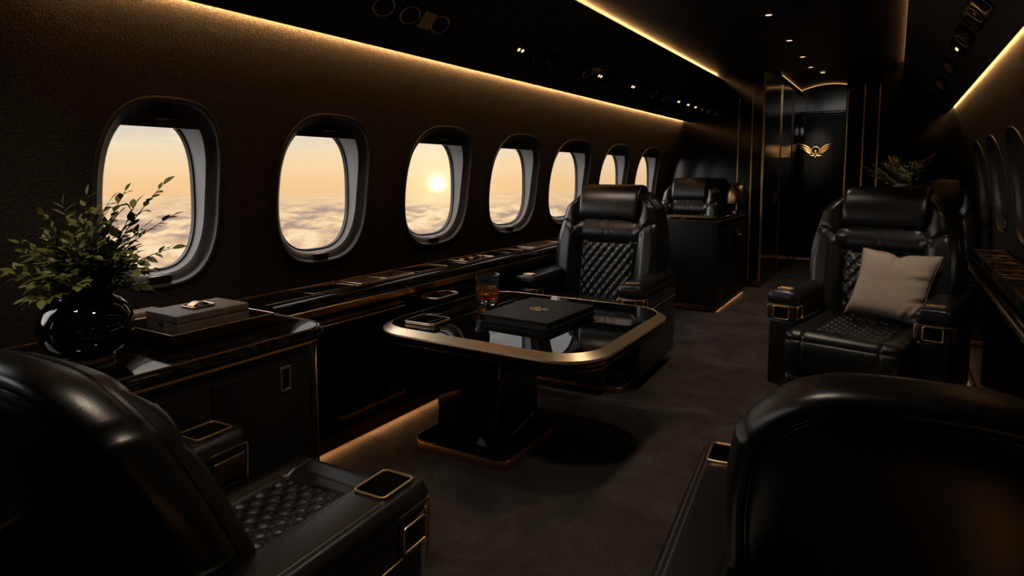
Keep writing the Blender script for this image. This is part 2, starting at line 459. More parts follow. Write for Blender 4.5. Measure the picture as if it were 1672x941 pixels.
for i, (yc, w) in enumerate(WINS): window('window_%d' % (i + 1), yc, w, -1)
for i, (yc, w) in enumerate(WINS): window('window_%d' % (i + 10), yc, w, 1, True)

# floor
m = MB(); m.box(-2.5, 0.8, Y0, YD + 0.1, -0.05, 0.0); struct(m.build('floor', 'carpet', smooth=False))
# ceiling: centre panel, two sloping service panels and cove lips
ZCEIL = 2.40
m = MB()
m.box(-1.86, 0.14, Y0, YB, ZCEIL, ZCEIL + 0.04)
struct(m.build('ceiling', 'ceiling panel', smooth=False))
def soffit(name, X):
    m = MB()
    sec = [(-2.22, 2.06), (-2.20, 2.03), (-2.118, 2.03), (-2.118, 1.935), (-2.128, 1.905), (-2.139, 1.898), (-2.130, 1.914), (-2.05, 2.012), (-1.90, 2.175), (-1.79, 2.292), (-1.755, 2.318), (-1.740, 2.328), (-1.737, 2.356), (-1.742, 2.362), (-1.750, 2.360), (-1.756, 2.345), (-1.84, 2.345), (-1.86, 2.40), (-1.90, 2.46)]
    L0 = [(X(x), Y0, z) for x, z in sec]; L1 = [(X(x), YB, z) for x, z in sec]
    m.loft([L0, L1], False)
    return struct(m.build(name, 'soffit', angle=25))
soffit('ceiling_service_panel_left', lambda x: x)
soffit('ceiling_service_panel_right', mir)
# led coves: a diffuser bar inside each cove
def led(name, x0, x1, y0, y1, z0, z1, mat, face='b'):
    # dark channel with one glowing face: 'l'/'r' towards lower/higher x, 't' up, 'b' down
    m = MB(); m.box(x0, x1, y0, y1, z0, z1); o = m.build(name, 'rubber seal', smooth=False); o.data.materials.append(MATS[mat])
    n = {'l': (-1, 0, 0), 'r': (1, 0, 0), 't': (0, 0, 1), 'b': (0, 0, -1)}
    for p in o.data.polygons:
        for f in face:
            if p.normal.dot(Vector(n[f])) > 0.9: p.material_index = 1
    return struct(o)
led('trim_1', -2.159, -2.152, 0.85, YB - 0.01, 1.9060, 1.9120, 'led strip', 'l')
led('trim_2', mir(-2.147), mir(-2.155), 2.3, YB - 0.01, 1.920, 1.926, 'led strip right', 'r')
led('trim_3', -1.802, -1.794, 1.7, YB - 0.01, 2.372, 2.378, 'cove strip', 't')
led('trim_4', mir(-1.764), mir(-1.771), 2.2, YB - 0.01, 2.370, 2.376, 'cove strip', 't')
# rear wall behind the viewpoint
m = MB(); m.box(-2.5, 0.8, Y0 - 0.04, Y0, 0, 2.5); struct(m.build('wall_rear', 'gloss partition', smooth=False))
# bulkhead with a doorway, corridor and forward door
XL, XR = -1.265, -0.475
m = MB(); m.box(-2.46, XL, YB, YB + 0.05, 0, 2.46); m.box(XL - 0.05, XL, YB + 0.05, YD, 0, 2.62); struct(m.build('wall_front_left', 'gloss partition', smooth=False))
m = MB(); m.box(XR, 0.74, YB, YB + 0.05, 0, 2.46); m.box(XR, XR + 0.05, YB + 0.05, YD, 0, 2.62); struct(m.build('wall_front_right', 'gloss partition', smooth=False))
m = MB(); m.box(XL - 0.05, XR + 0.05, YD, YD + 0.05, 0, 2.75); struct(m.build('wall_front', 'gloss partition', smooth=False))
# vaulted corridor ceiling
m = MB(); A = []
for k in range(21):
    u = -1 + 2 * k / 20
    A.append((CX - 0.01 + u * 0.405, 2.52 + 0.085 * (1 - u * u)))
A = [(XL, 2.44)] + [(max(XL, min(XR, x)), z) for x, z in A] + [(XR, 2.44)]
m.loft([[(x, YB - 0.002, z) for x, z in A], [(x, YD, z) for x, z in A]], False)
m.add([(XL, YB - 0.002, 2.4), (XR, YB - 0.002, 2.4), (XR, YB - 0.002, 2.415), (XL, YB - 0.002, 2.415)], [(0, 1, 2, 3)])
struct(m.build('ceiling_corridor', 'ceiling panel', angle=30))
m = MB(); m.tube([(x, YD - 0.012, z - 0.012) for x, z in A[1:-1]], 0.006, 6); struct(m.build('trim_5', 'led strip soft'))
m = MB(); m.tube([(XL + 0.012, YB + 1.0, 2.50), (XL + 0.012, YD - 0.02, 2.512)], 0.006, 6); struct(m.build('trim_6', 'led strip soft'))
# forward door
d = struct(empty('door_1', (0, YD, 0)))
m = MB(); m.box(XL + 0.07, XR - 0.10, -0.03, -0.004, 0.03, 2.14, 0.004); m.build('door_panel', 'satin black', d)
m = MB(); m.box(XL + 0.004, XL + 0.06, -0.034, -0.002, 0, 2.18, 0.004); m.box(XR - 0.09, XR - 0.034, -0.034, -0.002, 0, 2.18, 0.004); m.box(XL + 0.004, XR - 0.034, -0.034, -0.002, 2.15, 2.2, 0.004); m.build('door_frame', 'black lacquer', d)
m = MB(); m.box(XL + 0.005, XR - 0.035, -0.06, -0.03, 0.0, 0.022, 0.003); m.build('door_threshold', 'brushed gold', d)
led('trim_18', XL + 0.03, XR - 0.06, YD - 0.075, YD - 0.068, 0.006, 0.012, 'floor led', 'b')
m = MB(); m.box(-1.052, -1.040, -0.034, -0.029, 0.98, 1.47); m.box(-1.12, -1.045, -0.034, -0.029, 0.97, 0.985); m.build('door_seam', 'rubber seal', d)
m = MB(); m.box(-1.165, -1.10, -0.07, -0.03, 1.0, 1.03, 0.008); m.box(-1.19, -1.16, -0.05, -0.03, 0.985, 1.045, 0.006); m.build('door_handle', 'dark bronze', d)
# slim gilt uprights on the bulkhead and corridor
def upright(n, x, y, w, d_, z0, z1):
    m = MB(); m.box(x - w / 2, x + w / 2, y - d_, y, z0, z1, 0.002); return struct(m.build('trim_%d' % n, 'emblem gold'))
upright(7, -1.545, YB, 0.014, 0.012, 0.05, 2.14)
upright(8, -1.400, YB, 0.014, 0.012, 0.05, 2.27)
upright(9, XL - 0.012, YB, 0.022, 0.016, 0.06, 2.40)
upright(10, -0.460, YB, 0.014, 0.012, 0.05, 2.16)
upright(11, -0.307, YB, 0.014, 0.012, 0.05, 2.20)
upright(12, -0.172, YB, 0.014, 0.012, 0.05, 2.20)
m = MB(); m.box(XL, XL + 0.010, 8.62, 8.635, 0.03, 2.40, 0.002); struct(m.build('trim_13', 'gold'))
m = MB(); m.box(XL, XL + 0.010, 9.62, 9.635, 0.03, 2.46, 0.002); struct(m.build('trim_14', 'dark bronze'))
m = MB(); m.box(-2.4, XL + 0.002, YB - 0.02, YB, 0.0, 0.07, 0.004); m.box(XL - 0.012, XL + 0.008, YB - 0.02, YB + 0.3, 0.0, 0.07, 0.004); struct(m.build('baseboard_left', 'dark bronze'))
m = MB(); m.box(XR, 0.68, YB - 0.02, YB, 0.0, 0.07, 0.004); struct(m.build('baseboard_right', 'dark bronze'))
# brass latch plate on the corridor wall
t = thing('latch_plate', 'small upright gold plate on the glossy black corridor wall', 'wall plate', (XL, 8.30, 1.0))
m = MB(); m.box(0, 0.012, -0.045, 0.045, -0.075, 0.075, 0.004); m.build('plate', 'bronze', t)
m = MB(); m.box(0.010, 0.022, -0.015, 0.015, -0.05, 0.05, 0.004); m.build('latch', 'brushed gold', t)
# ------------------------------------------------------------------ side ledges
def grille(m, x0, x1, y0, y1, z, nx, ny):
    dx, dy = (x1 - x0) / nx, (y1 - y0) / ny
    for i in range(nx + 1): m.box(x0 + dx * i - 0.002, x0 + dx * i + 0.002, y0, y1, z, z + 0.004)
    for j in range(ny + 1): m.box(x0, x1, y0 + dy * j - 0.002, y0 + dy * j + 0.002, z, z + 0.0045)

def ledge(label, X, ya, yb, items, xf=-2.15):
    """low side ledge: body, polished bull-nose top, gilt rails, base and the flush fittings set in its top"""
    s = 1 if X(-2) == -2 else -1
    r = thing('side_ledge', label, 'side ledge', (0, 0, 0))
    def ext(name, sec, mat, y0=ya, y1=yb, ang=30):
        m = MB(); m.loft([[(X(x), y0, z) for x, z in sec], [(X(x), y1, z) for x, z in sec]], True, True, True)
        return m.build(name, mat, r, angle=ang)
    b = xf
    ext('body', [(-2.395, 0.10), (b + 0.0, 0.10), (b, 0.655), (b - 0.012, 0.668), (-2.395, 0.668)], 'black lacquer')
    nose = [(-2.395, 0.70), (-2.395, 0.752)]
    for k in range(9):
        a = PI / 2 * (1 - k / 8)
        nose.append((b - 0.020 + 0.038 * math.cos(a), 0.726 + 0.026 * math.sin(a)))
    nose += [(b + 0.014, 0.712), (b + 0.006, 0.704), (b - 0.01, 0.70)]
    ext('top', nose, 'dark marble', ang=40)
    ext('rail', [(b - 0.03, 0.669), (b + 0.004, 0.669), (b + 0.016, 0.700), (b - 0.03, 0.700)], 'bronze')
    m = MB(); m.tube([(X(b + 0.0115), ya, 0.7025), (X(b + 0.0115), yb, 0.7025)], 0.0035, 8); m.build('gilt_line', 'brushed gold', r)
    ext('base', [(-2.395, 0.035), (b + 0.004, 0.035), (b + 0.004, 0.098), (-2.395, 0.098)], 'dark bronze')
    m = MB(); m.tube([(X(-2.388), ya, 0.755), (X(-2.388), yb, 0.755)], 0.003, 6); m.tube([(X(b - 0.052), ya, 0.7525), (X(b - 0.052), yb, 0.7525)], 0.0016, 6)
    m.build('inlay_line', 'bronze', r)
    x0, x1 = -2.368, b - 0.06
    for kind, y0, y1 in items:
        if kind == 'lid':
            m = MB(); m.box(min(X(x0), X(x1)), max(X(x0), X(x1)), y0, y1, 0.752, 0.757, 0.002); o = m.build('storage_lid', 'black glass', r)
            m = MB(); m.ring((X((x0 + x1) / 2), (y0 + y1) / 2, 0.757), (1, 0, 0), (0, 1, 0), x1 - x0, y1 - y0, 0.008, 0.002); m.build('lid_rim', 'bronze', o)
        elif kind == 'grille':
            m = MB(); m.box(min(X(x0), X(x1)), max(X(x0), X(x1)), y0, y1, 0.7515, 0.753); o = m.build('speaker_grille', 'black lacquer', r)
            m = MB(); g0, g1 = sorted((X(x0 + 0.01), X(x1 - 0.01))); grille(m, g0, g1, y0 + 0.008, y1 - 0.008, 0.753, 10, int((y1 - y0) / 0.018)); m.build('mesh', 'bronze', o, False)
            m = MB(); m.ring((X((x0 + x1) / 2), (y0 + y1) / 2, 0.756), (1, 0, 0), (0, 1, 0), x1 - x0, y1 - y0, 0.008, 0.003); m.build('grille_rim', 'brushed gold', o)
        else:
            m = MB(); m.box(min(X(x0), X(x1)), max(X(x0), X(x1)), y0, y1, 0.752, 0.756, 0.002); o = m.build('switch_plate', 'black glass', r)
            m = MB(); m.ring((X((x0 + x1) / 2), (y0 + y1) / 2, 0.757), (1, 0, 0), (0, 1, 0), x1 - x0, y1 - y0, 0.008, 0.0025); m.build('plate_rim', 'brushed gold', o)
            for q in range(3):
                yy = y0 + (y1 - y0) * (q + 0.5) / 3
                m = MB(); m.box(X((x0 + x1) / 2) - 0.022, X((x0 + x1) / 2) + 0.022, yy - 0.012, yy + 0.012, 0.756, 0.764, 0.004); m.build('switch', 'bronze', o)
    return r
ledge('long glossy black side ledge with gilt rail below the bright windows', lambda x: x, 1.66, 5.86,
      [('lid', 1.92, 2.18), ('grille', 2.22, 2.40), ('grille', 2.41, 2.62), ('lid', 2.66, 2.92), ('switch', 3.12, 3.42), ('lid', 3.62, 3.80), ('grille', 3.96, 4.40), ('lid', 4.6, 4.9)])
ledge('glossy black side ledge with gilt fittings running beside the pillow armchair', mir, 2.3, 5.60,
      [('lid', 2.4, 2.8), ('lid', 3.0, 3.25), ('grille', 3.4, 3.7), ('lid', 3.85, 4.1), ('switch', 4.2, 4.45), ('lid', 4.55, 4.8), ('switch', 4.95, 5.2), ('lid', 5.3, 5.5)], xf=-2.16)
led('trim_15', -2.20, -2.165, 1.7, 5.7, 0.024, 0.033, 'floor led', 'br')
led('trim_16', mir(-2.165), mir(-2.20), 0.3, 5.7, 0.024, 0.033, 'floor led', 'bl')

# narrow bronze pull-out shelf below the ledge, between the cabinet and the table
t = thing('pull_out_shelf', 'narrow bronze pull-out shelf under the side ledge beside the table', 'shelf', (-2.15, 0, 0))
m = MB(); m.slab(0.002, 0.055, 1.70, 2.42, 0.628, 0.645, 0.02, 0.004); m.build('board', 'black lacquer', t)
m = MB(); m.slab(0.006, 0.050, 1.706, 2.41, 0.645, 0.648, 0.016, 0.001); m.build('top_plate', 'bronze', t)
m = MB(); m.tube([(0.055, 1.72, 0.632), (0.055, 2.40, 0.632)], 0.0035); m.build('edge_line', 'gold', t)
t = thing('loop_holder', 'small gold square loop holder on the ledge front by the table corner', 'holder', (-2.146, 2.67, 0.640))
m = MB(); m.ring((0.065, 0, 0), (1, 0, 0), (0, 1, 0), 0.12, 0.21, 0.035, 0.006); m.build('loop', 'brushed gold', t)
m = MB(); m.box(0.001, 0.012, -0.05, 0.05, -0.015, 0.015, 0.004); m.build('bracket', 'dark bronze', t)
m = MB(); m.slab(0.008, 0.122, -0.10, 0.10, -0.014, -0.006, 0.03, 0.003); m.build('dish', 'black lacquer', t)

# ------------------------------------------------------------------ cabinet by the first window
t = thing('side_cabinet', 'black side cabinet with gilt edge lines carrying the vase and tray', 'cabinet', (0, 0, 0))
R4 = [0.02, 0.11, 0.02, 0.02]
m = MB(); m.slab(-2.395, -1.775, -0.55, 1.585, 0.045, 0.688, 0.06, 0.003, [0.02, 0.085, 0.01, 0.01]); m.build('carcass', 'cabinet front', t)
m = MB(); m.slab(-2.397, -1.745, -0.6, 1.622, 0.700, 0.742, 0.1, 0.016, R4, 14); m.build('worktop', 'dark marble', t, angle=60)
m = MB(); m.slab(-2.396, -1.768, -0.57, 1.598, 0.688, 0.700, 0.06, 0.003, [0.02, 0.09, 0.01, 0.01], 14); m.build('gilt_band', 'gold', t)
P = [p for p in rrect(-2.38, -1.762, -0.58, 1.606, 0.1, 12, R4)]
m = MB(); m.tube([(x, y, 0.7435) for x, y in P], 0.0022, 6, True); m.build('inlay_line', 'bronze', t)
m = MB(); m.tube([(-1.772, 1.586, 0.05), (-1.772, 1.586, 0.69)], 0.004) if False else m.tube([(-1.800, 1.567, 0.05), (-1.800, 1.567, 0.688)], 0.0045); m.build('corner_line', 'bronze', t)
for (a, b, hx) in ((1.135, 1.485, 1.405), (0.775, 1.125, 0.85), (0.415, 0.765, 0.69)):
    m = MB(); m.box(-1.780, -1.770, a, b, 0.06, 0.642, 0.002); dr = m.build('door', 'cabinet front', t)
    hz = 0.592
    m = MB(); m.ring((-1.768, hx, hz), (0, 1, 0), (0, 0, 1), 0.036, 0.078, 0.003, 0.005, 3); pl = m.build('pull', 'brushed gold', dr)
    m = MB(); m.box(-1.772, -1.7685, hx - 0.016, hx + 0.016, hz - 0.036, hz + 0.036); m.box(-1.772, -1.764, hx - 0.016, hx - 0.004, hz - 0.036, hz + 0.036); m.build('recess', 'black lacquer', pl, False)

# ------------------------------------------------------------------ table
TX0, TX1, TY0, TY1, TZ = -2.07, -0.935, 2.085, 3.175, 0.601
t = thing('table', 'low black glass-topped pedestal table with a broad polished gold rim', 'table', (-1.5, 2.5, 0))
T = Matrix.Translation((1.5, -2.5, 0))
def tab(i, z, n=14): return [(p[0], p[1], z) for p in rrect(TX0 + i, TX1 - i, TY0 + i, TY1 - i, 0.215 - i, n)]
m = MB(); m.loft([tab(0.05, TZ - 0.072), tab(0.020, TZ - 0.070), tab(0.008, TZ - 0.062), tab(0.004, TZ - 0.050), tab(0.006, TZ - 0.036), tab(0.03, TZ - 0.034)], True, True, True, T); m.build('tabletop', 'black lacquer', t)
m = MB(); m.loft([tab(0.012, TZ - 0.034), tab(0.0, TZ - 0.032), tab(-0.003, TZ - 0.026), tab(-0.001, TZ - 0.019), tab(0.005, TZ - 0.016), tab(0.036, TZ - 0.0005), tab(0.040, TZ + 0.0015), tab(0.044, TZ - 0.003)], True, False, False, T); m.build('rim', 'brushed gold', t, angle=28)
m = MB(); m.loft([tab(0.043, TZ - 0.012), tab(0.0425, TZ - 0.001), tab(0.045, TZ)], True, False, True, T); m.build('glass_top', 'black glass', t)
m = MB(); m.tube([(x, y, TZ - 0.066) for x, y, z in tab(0.010, 0)], 0.003, 6, True, T); m.build('lower_line', 'dark bronze', t)
bx0, bx1, by0, by1 = -1.915, -1.395, 2.225, 2.785
m = MB(); m.slab(bx0, bx1, by0, by1, 0.0, 0.040, 0.07, 0.004, M=T); m.build('base_rim', 'bronze', t)
m = MB(); m.slab(bx0 + 0.004, bx1 - 0.004, by0 + 0.004, by1 - 0.004, 0.040, 0.046, 0.066, 0.002, M=T); m.build('base_plate', 'black glass', t)
m = MB(); m.slab(bx0 + 0.085, bx1 - 0.085, by0 + 0.095, by1 - 0.095, 0.046, TZ - 0.070, 0.012, 0.002, M=T); ped = m.build('pedestal', 'black lacquer', t)
m = MB(); m.tube([(bx1 - 0.088, by0 + 0.098, 0.047), (bx1 - 0.088, by0 + 0.098, TZ - 0.075)], 0.0025, 6, False, T); m.build('pedestal_line', 'dark bronze', ped)
# fixed leaf between table and ledge
t = thing('table_leaf', 'fixed glossy black leaf joining the table to the side ledge', 'table leaf', (-2.15, 2.9, 0))
m = MB(); m.slab(0.018, 0.074, -0.25, 0.25, 0.560, 0.597, 0.012, 0.003); m.build('board', 'black glass', t)
m = MB(); m.tube([(0.018, 0.252, 0.597), (0.074, 0.252, 0.597)], 0.003); m.build('edge_line', 'brushed gold', t)

# ------------------------------------------------------------------ overhead service units on the sloping panels
def slope(X, sgn):
    a = Vector((-2.05, 0, 2.012)); b = Vector((-1.90, 0, 2.175))
    d = (b - a).normalized()
    U = Vector((0, 1, 0)); V = d if sgn > 0 else Vector((-d.x, 0, d.z))
    N = Vector((d.z, 0, -d.x)) if sgn > 0 else Vector((-d.z, 0, -d.x))
    o = a + d * 0.055
    return Vector((X(o.x), 0, o.z)), U, V, N
def service_unit(label, side, yc, parts, group, w=0.10):
    """dark plate with round air vents, square twin reading lamps and a ring; local x along the cabin, y up the slope, z out of the panel"""
    o, U, V, N = slope((lambda x: x) if side > 0 else mir, side)
    ys = [p[1] for p in parts]; y0, y1 = min(ys) - 0.10, max(ys) + 0.10
    e = thing('overhead_service_unit', label, 'service panel', o + U * yc, group=group)
    W = U.cross(V)
    if W.dot(N) < 0: M = Matrix((V, U, N)).transposed()
    else: M = Matrix((U, V, N)).transposed()
    sw = W.dot(N) < 0
    def P(u, v, n): return M @ Vector((v, u, n) if sw else (u, v, n))
    M4 = M.to_4x4()
    def slab_(mb, u0, u1, v0, v1, n0, n1, r, b):
        if sw: mb.slab(v0, v1, u0, u1, n0, n1, r, b, M=M4)
        else: mb.slab(u0, u1, v0, v1, n0, n1, r, b, M=M4)
    m = MB(); slab_(m, y0, y1, -w / 2 - 0.008, w / 2 + 0.008, 0.001, 0.006, 0.03, 0.002); m.build('panel', 'black lacquer', e)
    for kind, u in parts:
        if kind == 'ring':
            m = MB(); m.tube([P(u + 0.062 * math.cos(a), 0.046 * math.sin(a), 0.010) for a in [2 * PI * k / 32 for k in range(32)]], 0.0042, 8, True); o_ = m.build('air_vent', 'emblem gold', e)
            m = MB(); m.loft([[P(u + r * 1.30 * math.cos(a), r * math.sin(a), h) for a in [2 * PI * k / 28 for k in range(28)]] for r, h in ((0.043, 0.007), (0.034, 0.012), (0.022, 0.013), (0.012, 0.010))], True, False, True); m.build('nozzle', 'black lacquer', o_)
        elif kind == 'lamp':
            m = MB(); slab_(m, u - 0.055, u + 0.055, -0.046, 0.046, 0.006, 0.010, 0.006, 0.002); o_ = m.build('reading_lamp', 'dark bronze', e)
            for q in (-0.022, 0.022):
                m = MB(); m.loft([[P(u + q + 0.011 * math.cos(a), 0.004 + 0.011 * math.sin(a), h) for a in [2 * PI * k / 16 for k in range(16)]] for h in (0.009, 0.012)], True, False, True); m.build('lens', 'lamp lens', o_)
        elif kind == 'plate':
            m = MB(); slab_(m, u - 0.045, u + 0.045, -0.046, 0.046, 0.006, 0.011, 0.006, 0.002); m.build('gilt_plate', 'emblem gold', e)
        elif kind == 'vent':
            m = MB(); slab_(m, u - 0.05, u + 0.05, -0.04, 0.04, 0.006, 0.010, 0.03, 0.002); o_ = m.build('air_vent', 'satin black', e)
            m = MB(); m.tube([P(u + 0.05 * math.cos(a), -0.040 * math.sin(a), 0.010) for a in [PI * (0.05 + 0.9 * k / 16) for k in range(17)]], 0.0028, 6); m.build('vent_rim', 'bronze', o_)
    return e
GL, GR = 'overhead service units above the bright windows', 'overhead service units above the dark windows'
service_unit('nearest overhead unit with two big gold rings and a gold square', 1, 2.40, [('ring', -0.21), ('ring', -0.03), ('plate', 0.10), ('ring', 0.20)], GL)
service_unit('overhead unit with a square twin lamp followed by two dark vents', 1, 3.63, [('lamp', -0.23), ('vent', 0.0), ('vent', 0.22)], GL)
service_unit('overhead unit with twin lamp between dark vents, second lit unit from the near end', 1, 4.45, [('vent', -0.28), ('ring', -0.05), ('lamp', 0.17), ('vent', 0.34)], GL)
service_unit('short overhead unit with a vent and small lamp, midway along the left panel', 1, 5.28, [('vent', -0.14), ('lamp', 0.06), ('vent', 0.2)], GL)
service_unit('overhead unit of rings without a lamp, near the bulkhead end', 1, 6.08, [('ring', -0.17), ('vent', 0.02), ('ring', 0.2)], GL)
service_unit('overhead unit with three small lit lamps closest to the bulkhead', 1, 7.0, [('lamp', -0.30), ('lamp', 0.06), ('lamp', 0.36)], GL)
service_unit('overhead unit with one lit lamp on the right sloping panel', -1, 4.55, [('vent', -0.3), ('ring', -0.1), ('lamp', 0.2)], GR)
service_unit('nearest dark overhead unit on the right sloping panel, cut by the frame top', -1, 3.75, [('vent', -0.2), ('ring', 0.0), ('vent', 0.2)], GR)
service_unit('dark overhead unit just beyond the lit one on the right panel', -1, 5.55, [('vent', -0.2), ('ring', 0.0), ('vent', 0.2)], GR)
service_unit('farthest dark overhead unit on the right sloping panel by the bulkhead', -1, 6.6, [('vent', -0.25), ('ring', 0.0), ('vent', 0.25)], GR)

# ------------------------------------------------------------------ ceiling downlights
DL = [(2.9, 'x'), (3.8, 'x'), (4.79, 'large downlight nearest the frame top in the dark ceiling'), (5.79, 'second ceiling downlight from the frame top'), (6.66, 'third ceiling downlight from the frame top'), (7.35, 'last cabin downlight just in front of the doorway')]
for i, (y, lab) in enumerate(DL[2:]):
    e = thing('downlight', lab, 'downlight', (-0.81, y, ZCEIL), group='recessed downlights along the ceiling')
    m = MB(); m.lathe([(0.052, 0.0), (0.052, -0.004), (0.046, -0.007), (0.036, -0.006), (0.021, -0.002)], 28, cap0=False, cap1=False); m.build('bezel', 'dark bronze', e)
    m = MB(); m.lathe([(0.022, -0.0025), (0.015, -0.0020)], 24, cap0=False); m.build('lens', 'lamp lens', e)
for i, (y, lab) in enumerate(((8.35, 'first small downlight in the corridor ceiling'), (9.2, 'second small downlight in the corridor ceiling, nearer the winged door'))):
    e = thing('downlight', lab, 'downlight', (-0.87, y, 2.599), group='recessed downlights along the ceiling')
    m = MB(); m.lathe([(0.045, 0.0), (0.045, -0.006), (0.03, -0.007)], 24, cap0=False, cap1=False); m.build('bezel', 'dark bronze', e)
    m = MB(); m.lathe([(0.030, -0.0065), (0.02, -0.0065)], 20, cap0=False); m.build('lens', 'lamp lens', e)

# ------------------------------------------------------------------ winged emblem on the door
t = thing('winged_emblem', 'gold emblem of two spread wings and a ring on the black door', 'emblem', (-1.035, YD - 0.034, 1.62))
def feather(m, pts, w, th=0.012):
    """tapered curved feather lying in the door plane; pts are (x, z)"""
    n = 14; L = []
    def bez(u):
        a, b, c = pts
        return ((1 - u) ** 2 * a[0] + 2 * u * (1 - u) * b[0] + u * u * c[0], (1 - u) ** 2 * a[1] + 2 * u * (1 - u) * b[1] + u * u * c[1])
    for k in range(n + 1):
        u = k / n; x, z = bez(u); x2, z2 = bez(min(1, u + 0.02)); x1, z1 = bez(max(0, u - 0.02))
        dx, dz = x2 - x1, z2 - z1; q = math.hypot(dx, dz) or 1; nx, nz = -dz / q, dx / q
        ww = w * (0.55 + 0.45 * math.sin(PI * min(1, u * 1.1 + 0.05))) * (1 - u ** 4) + 0.0006
        L.append([(x + nx * ww, 0, z + nz * ww), (x + nx * ww * 0.5, -th * 0.8, z + nz * ww * 0.5), (x, -th, z), (x - nx * ww * 0.5, -th * 0.8, z - nz * ww * 0.5), (x - nx * ww, 0, z - nz * ww)])
    m.loft(L, False)
for s in (-1, 1):
    m = MB()
    for k, (ex, ez, mx, mz, w) in enumerate(((0.262, 0.115, 0.10, 0.090, 0.0125), (0.238, 0.080, 0.105, 0.052, 0.0115), (0.212, 0.048, 0.105, 0.020, 0.0105), (0.178, 0.018, 0.10, -0.008, 0.0095), (0.142, -0.010, 0.09, -0.030, 0.008))):
        feather(m, [(s * (0.050 + 0.004 * k), -0.006 - 0.011 * k), (s * mx, mz), (s * ex, ez)], w)
    feather(m, [(s * 0.012, -0.065), (s * 0.06, -0.062), (s * 0.105, -0.088)], 0.010); feather(m, [(s * 0.01, -0.07), (s * 0.035, -0.075), (s * 0.06, -0.105)], 0.008)
    m.build('wing', 'emblem gold', t)
m = MB(); m.tube([(0.052 * math.cos(a), -0.006, 0.005 + 0.056 * math.sin(a)) for a in [2 * PI * k / 36 for k in range(36)]], 0.0065, 8, True); m.build('ring', 'emblem gold', t)
m = MB(); m.lathe([(0.002, 0.0), (0.014, 0.012), (0.018, 0.03), (0.012, 0.05), (0.015, 0.062), (0.012, 0.078), (0.003, 0.088)], 16, c=(0, -0.006, -0.075)); m.lathe([(0.002, 0), (0.012, 0.018), (0.016, 0.036), (0.006, 0.048)], 14, c=(0, -0.006, -0.125)); m.build('figure', 'emblem gold', t)

# ------------------------------------------------------------------ far left partition desk
t = thing('partition_desk', 'black desk-height partition with gilt base in front of the far chair', 'partition desk', (0, 0, 0))
m = MB(); m.box(-2.36, -1.375, 5.90, 6.22, 0.06, 0.845, 0.006); m.box(-1.50, -1.375, 6.22, 7.12, 0.06, 0.845, 0.006); m.build('body', 'satin black', t)
m = MB(); m.slab(-2.37, -1.360, 5.885, 6.235, 0.850, 0.882, 0.02, 0.006); m.box(-1.515, -1.360, 6.2, 7.135, 0.850, 0.881, 0.006); m.build('top', 'dark marble', t)
m = MB(); m.tube([(-2.36, 5.886, 0.852), (-1.361, 5.886, 0.852), (-1.359, 5.89, 0.852), (-1.359, 7.13, 0.852)], 0.004); m.build('gilt_line', 'bronze', t)
m = MB(); m.box(-2.36, -1.368, 5.893, 6.21, 0.012, 0.06, 0.003); m.box(-1.5, -1.368, 6.2, 7.125, 0.012, 0.06, 0.003); m.build('base', 'dark bronze', t)
m = MB(); m.slab(-1.374, -1.345, 6.55, 6.80, 0.60, 0.74, 0.02, 0.008); m.build('pull_box', 'satin black', t)
m = MB(); m.ring((-1.343, 6.68, 0.69), (0, 1, 0), (0, 0, 1), 0.14, 0.05, 0.02, 0.004); m.build('pull_rim', 'bronze', t)
m = MB(); m.slab(-1.95, -1.45, 5.98, 6.12, 0.882, 0.887, 0.01, 0.002); m.build('inset_plate', 'bronze', t)
led('trim_17', -1.40, -1.376, 5.95, 7.1, 0.006, 0.0115, 'floor led', 'br')
t = thing('dome_lamp', 'rounded dark bronze dome lamp beside the far chair by the partition', 'lamp', (-1.43, 6.98, 0.882))
m = MB(); m.lathe([(0.055, 0), (0.055, 0.012), (0.018, 0.022), (0.014, 0.10)], 32); m.build('base', 'dark bronze', t)
m = MB(); m.lathe([(0.108, 0.09), (0.112, 0.12), (0.108, 0.19), (0.088, 0.255), (0.05, 0.295), (0.008, 0.31)], 40); m.build('lamp_shade', 'dark bronze', t)
# cabinet carrying the far plant
t = thing('end_cabinet', 'tall narrow black cabinet against the bulkhead under the fern plant', 'cabinet', (0.09, 7.25, 0))
m = MB(); m.box(-0.22, 0.24, -0.2, 0.2, 0.05, 1.03, 0.006); m.build('body', 'satin black', t)
m = MB(); m.slab(-0.235, 0.255, -0.215, 0.215, 1.03, 1.055, 0.015, 0.005); m.build('top', 'dark marble', t)
m = MB(); m.box(-0.215, 0.235, -0.19, 0.19, 0.0, 0.05, 0.003); m.build('base', 'dark bronze', t)
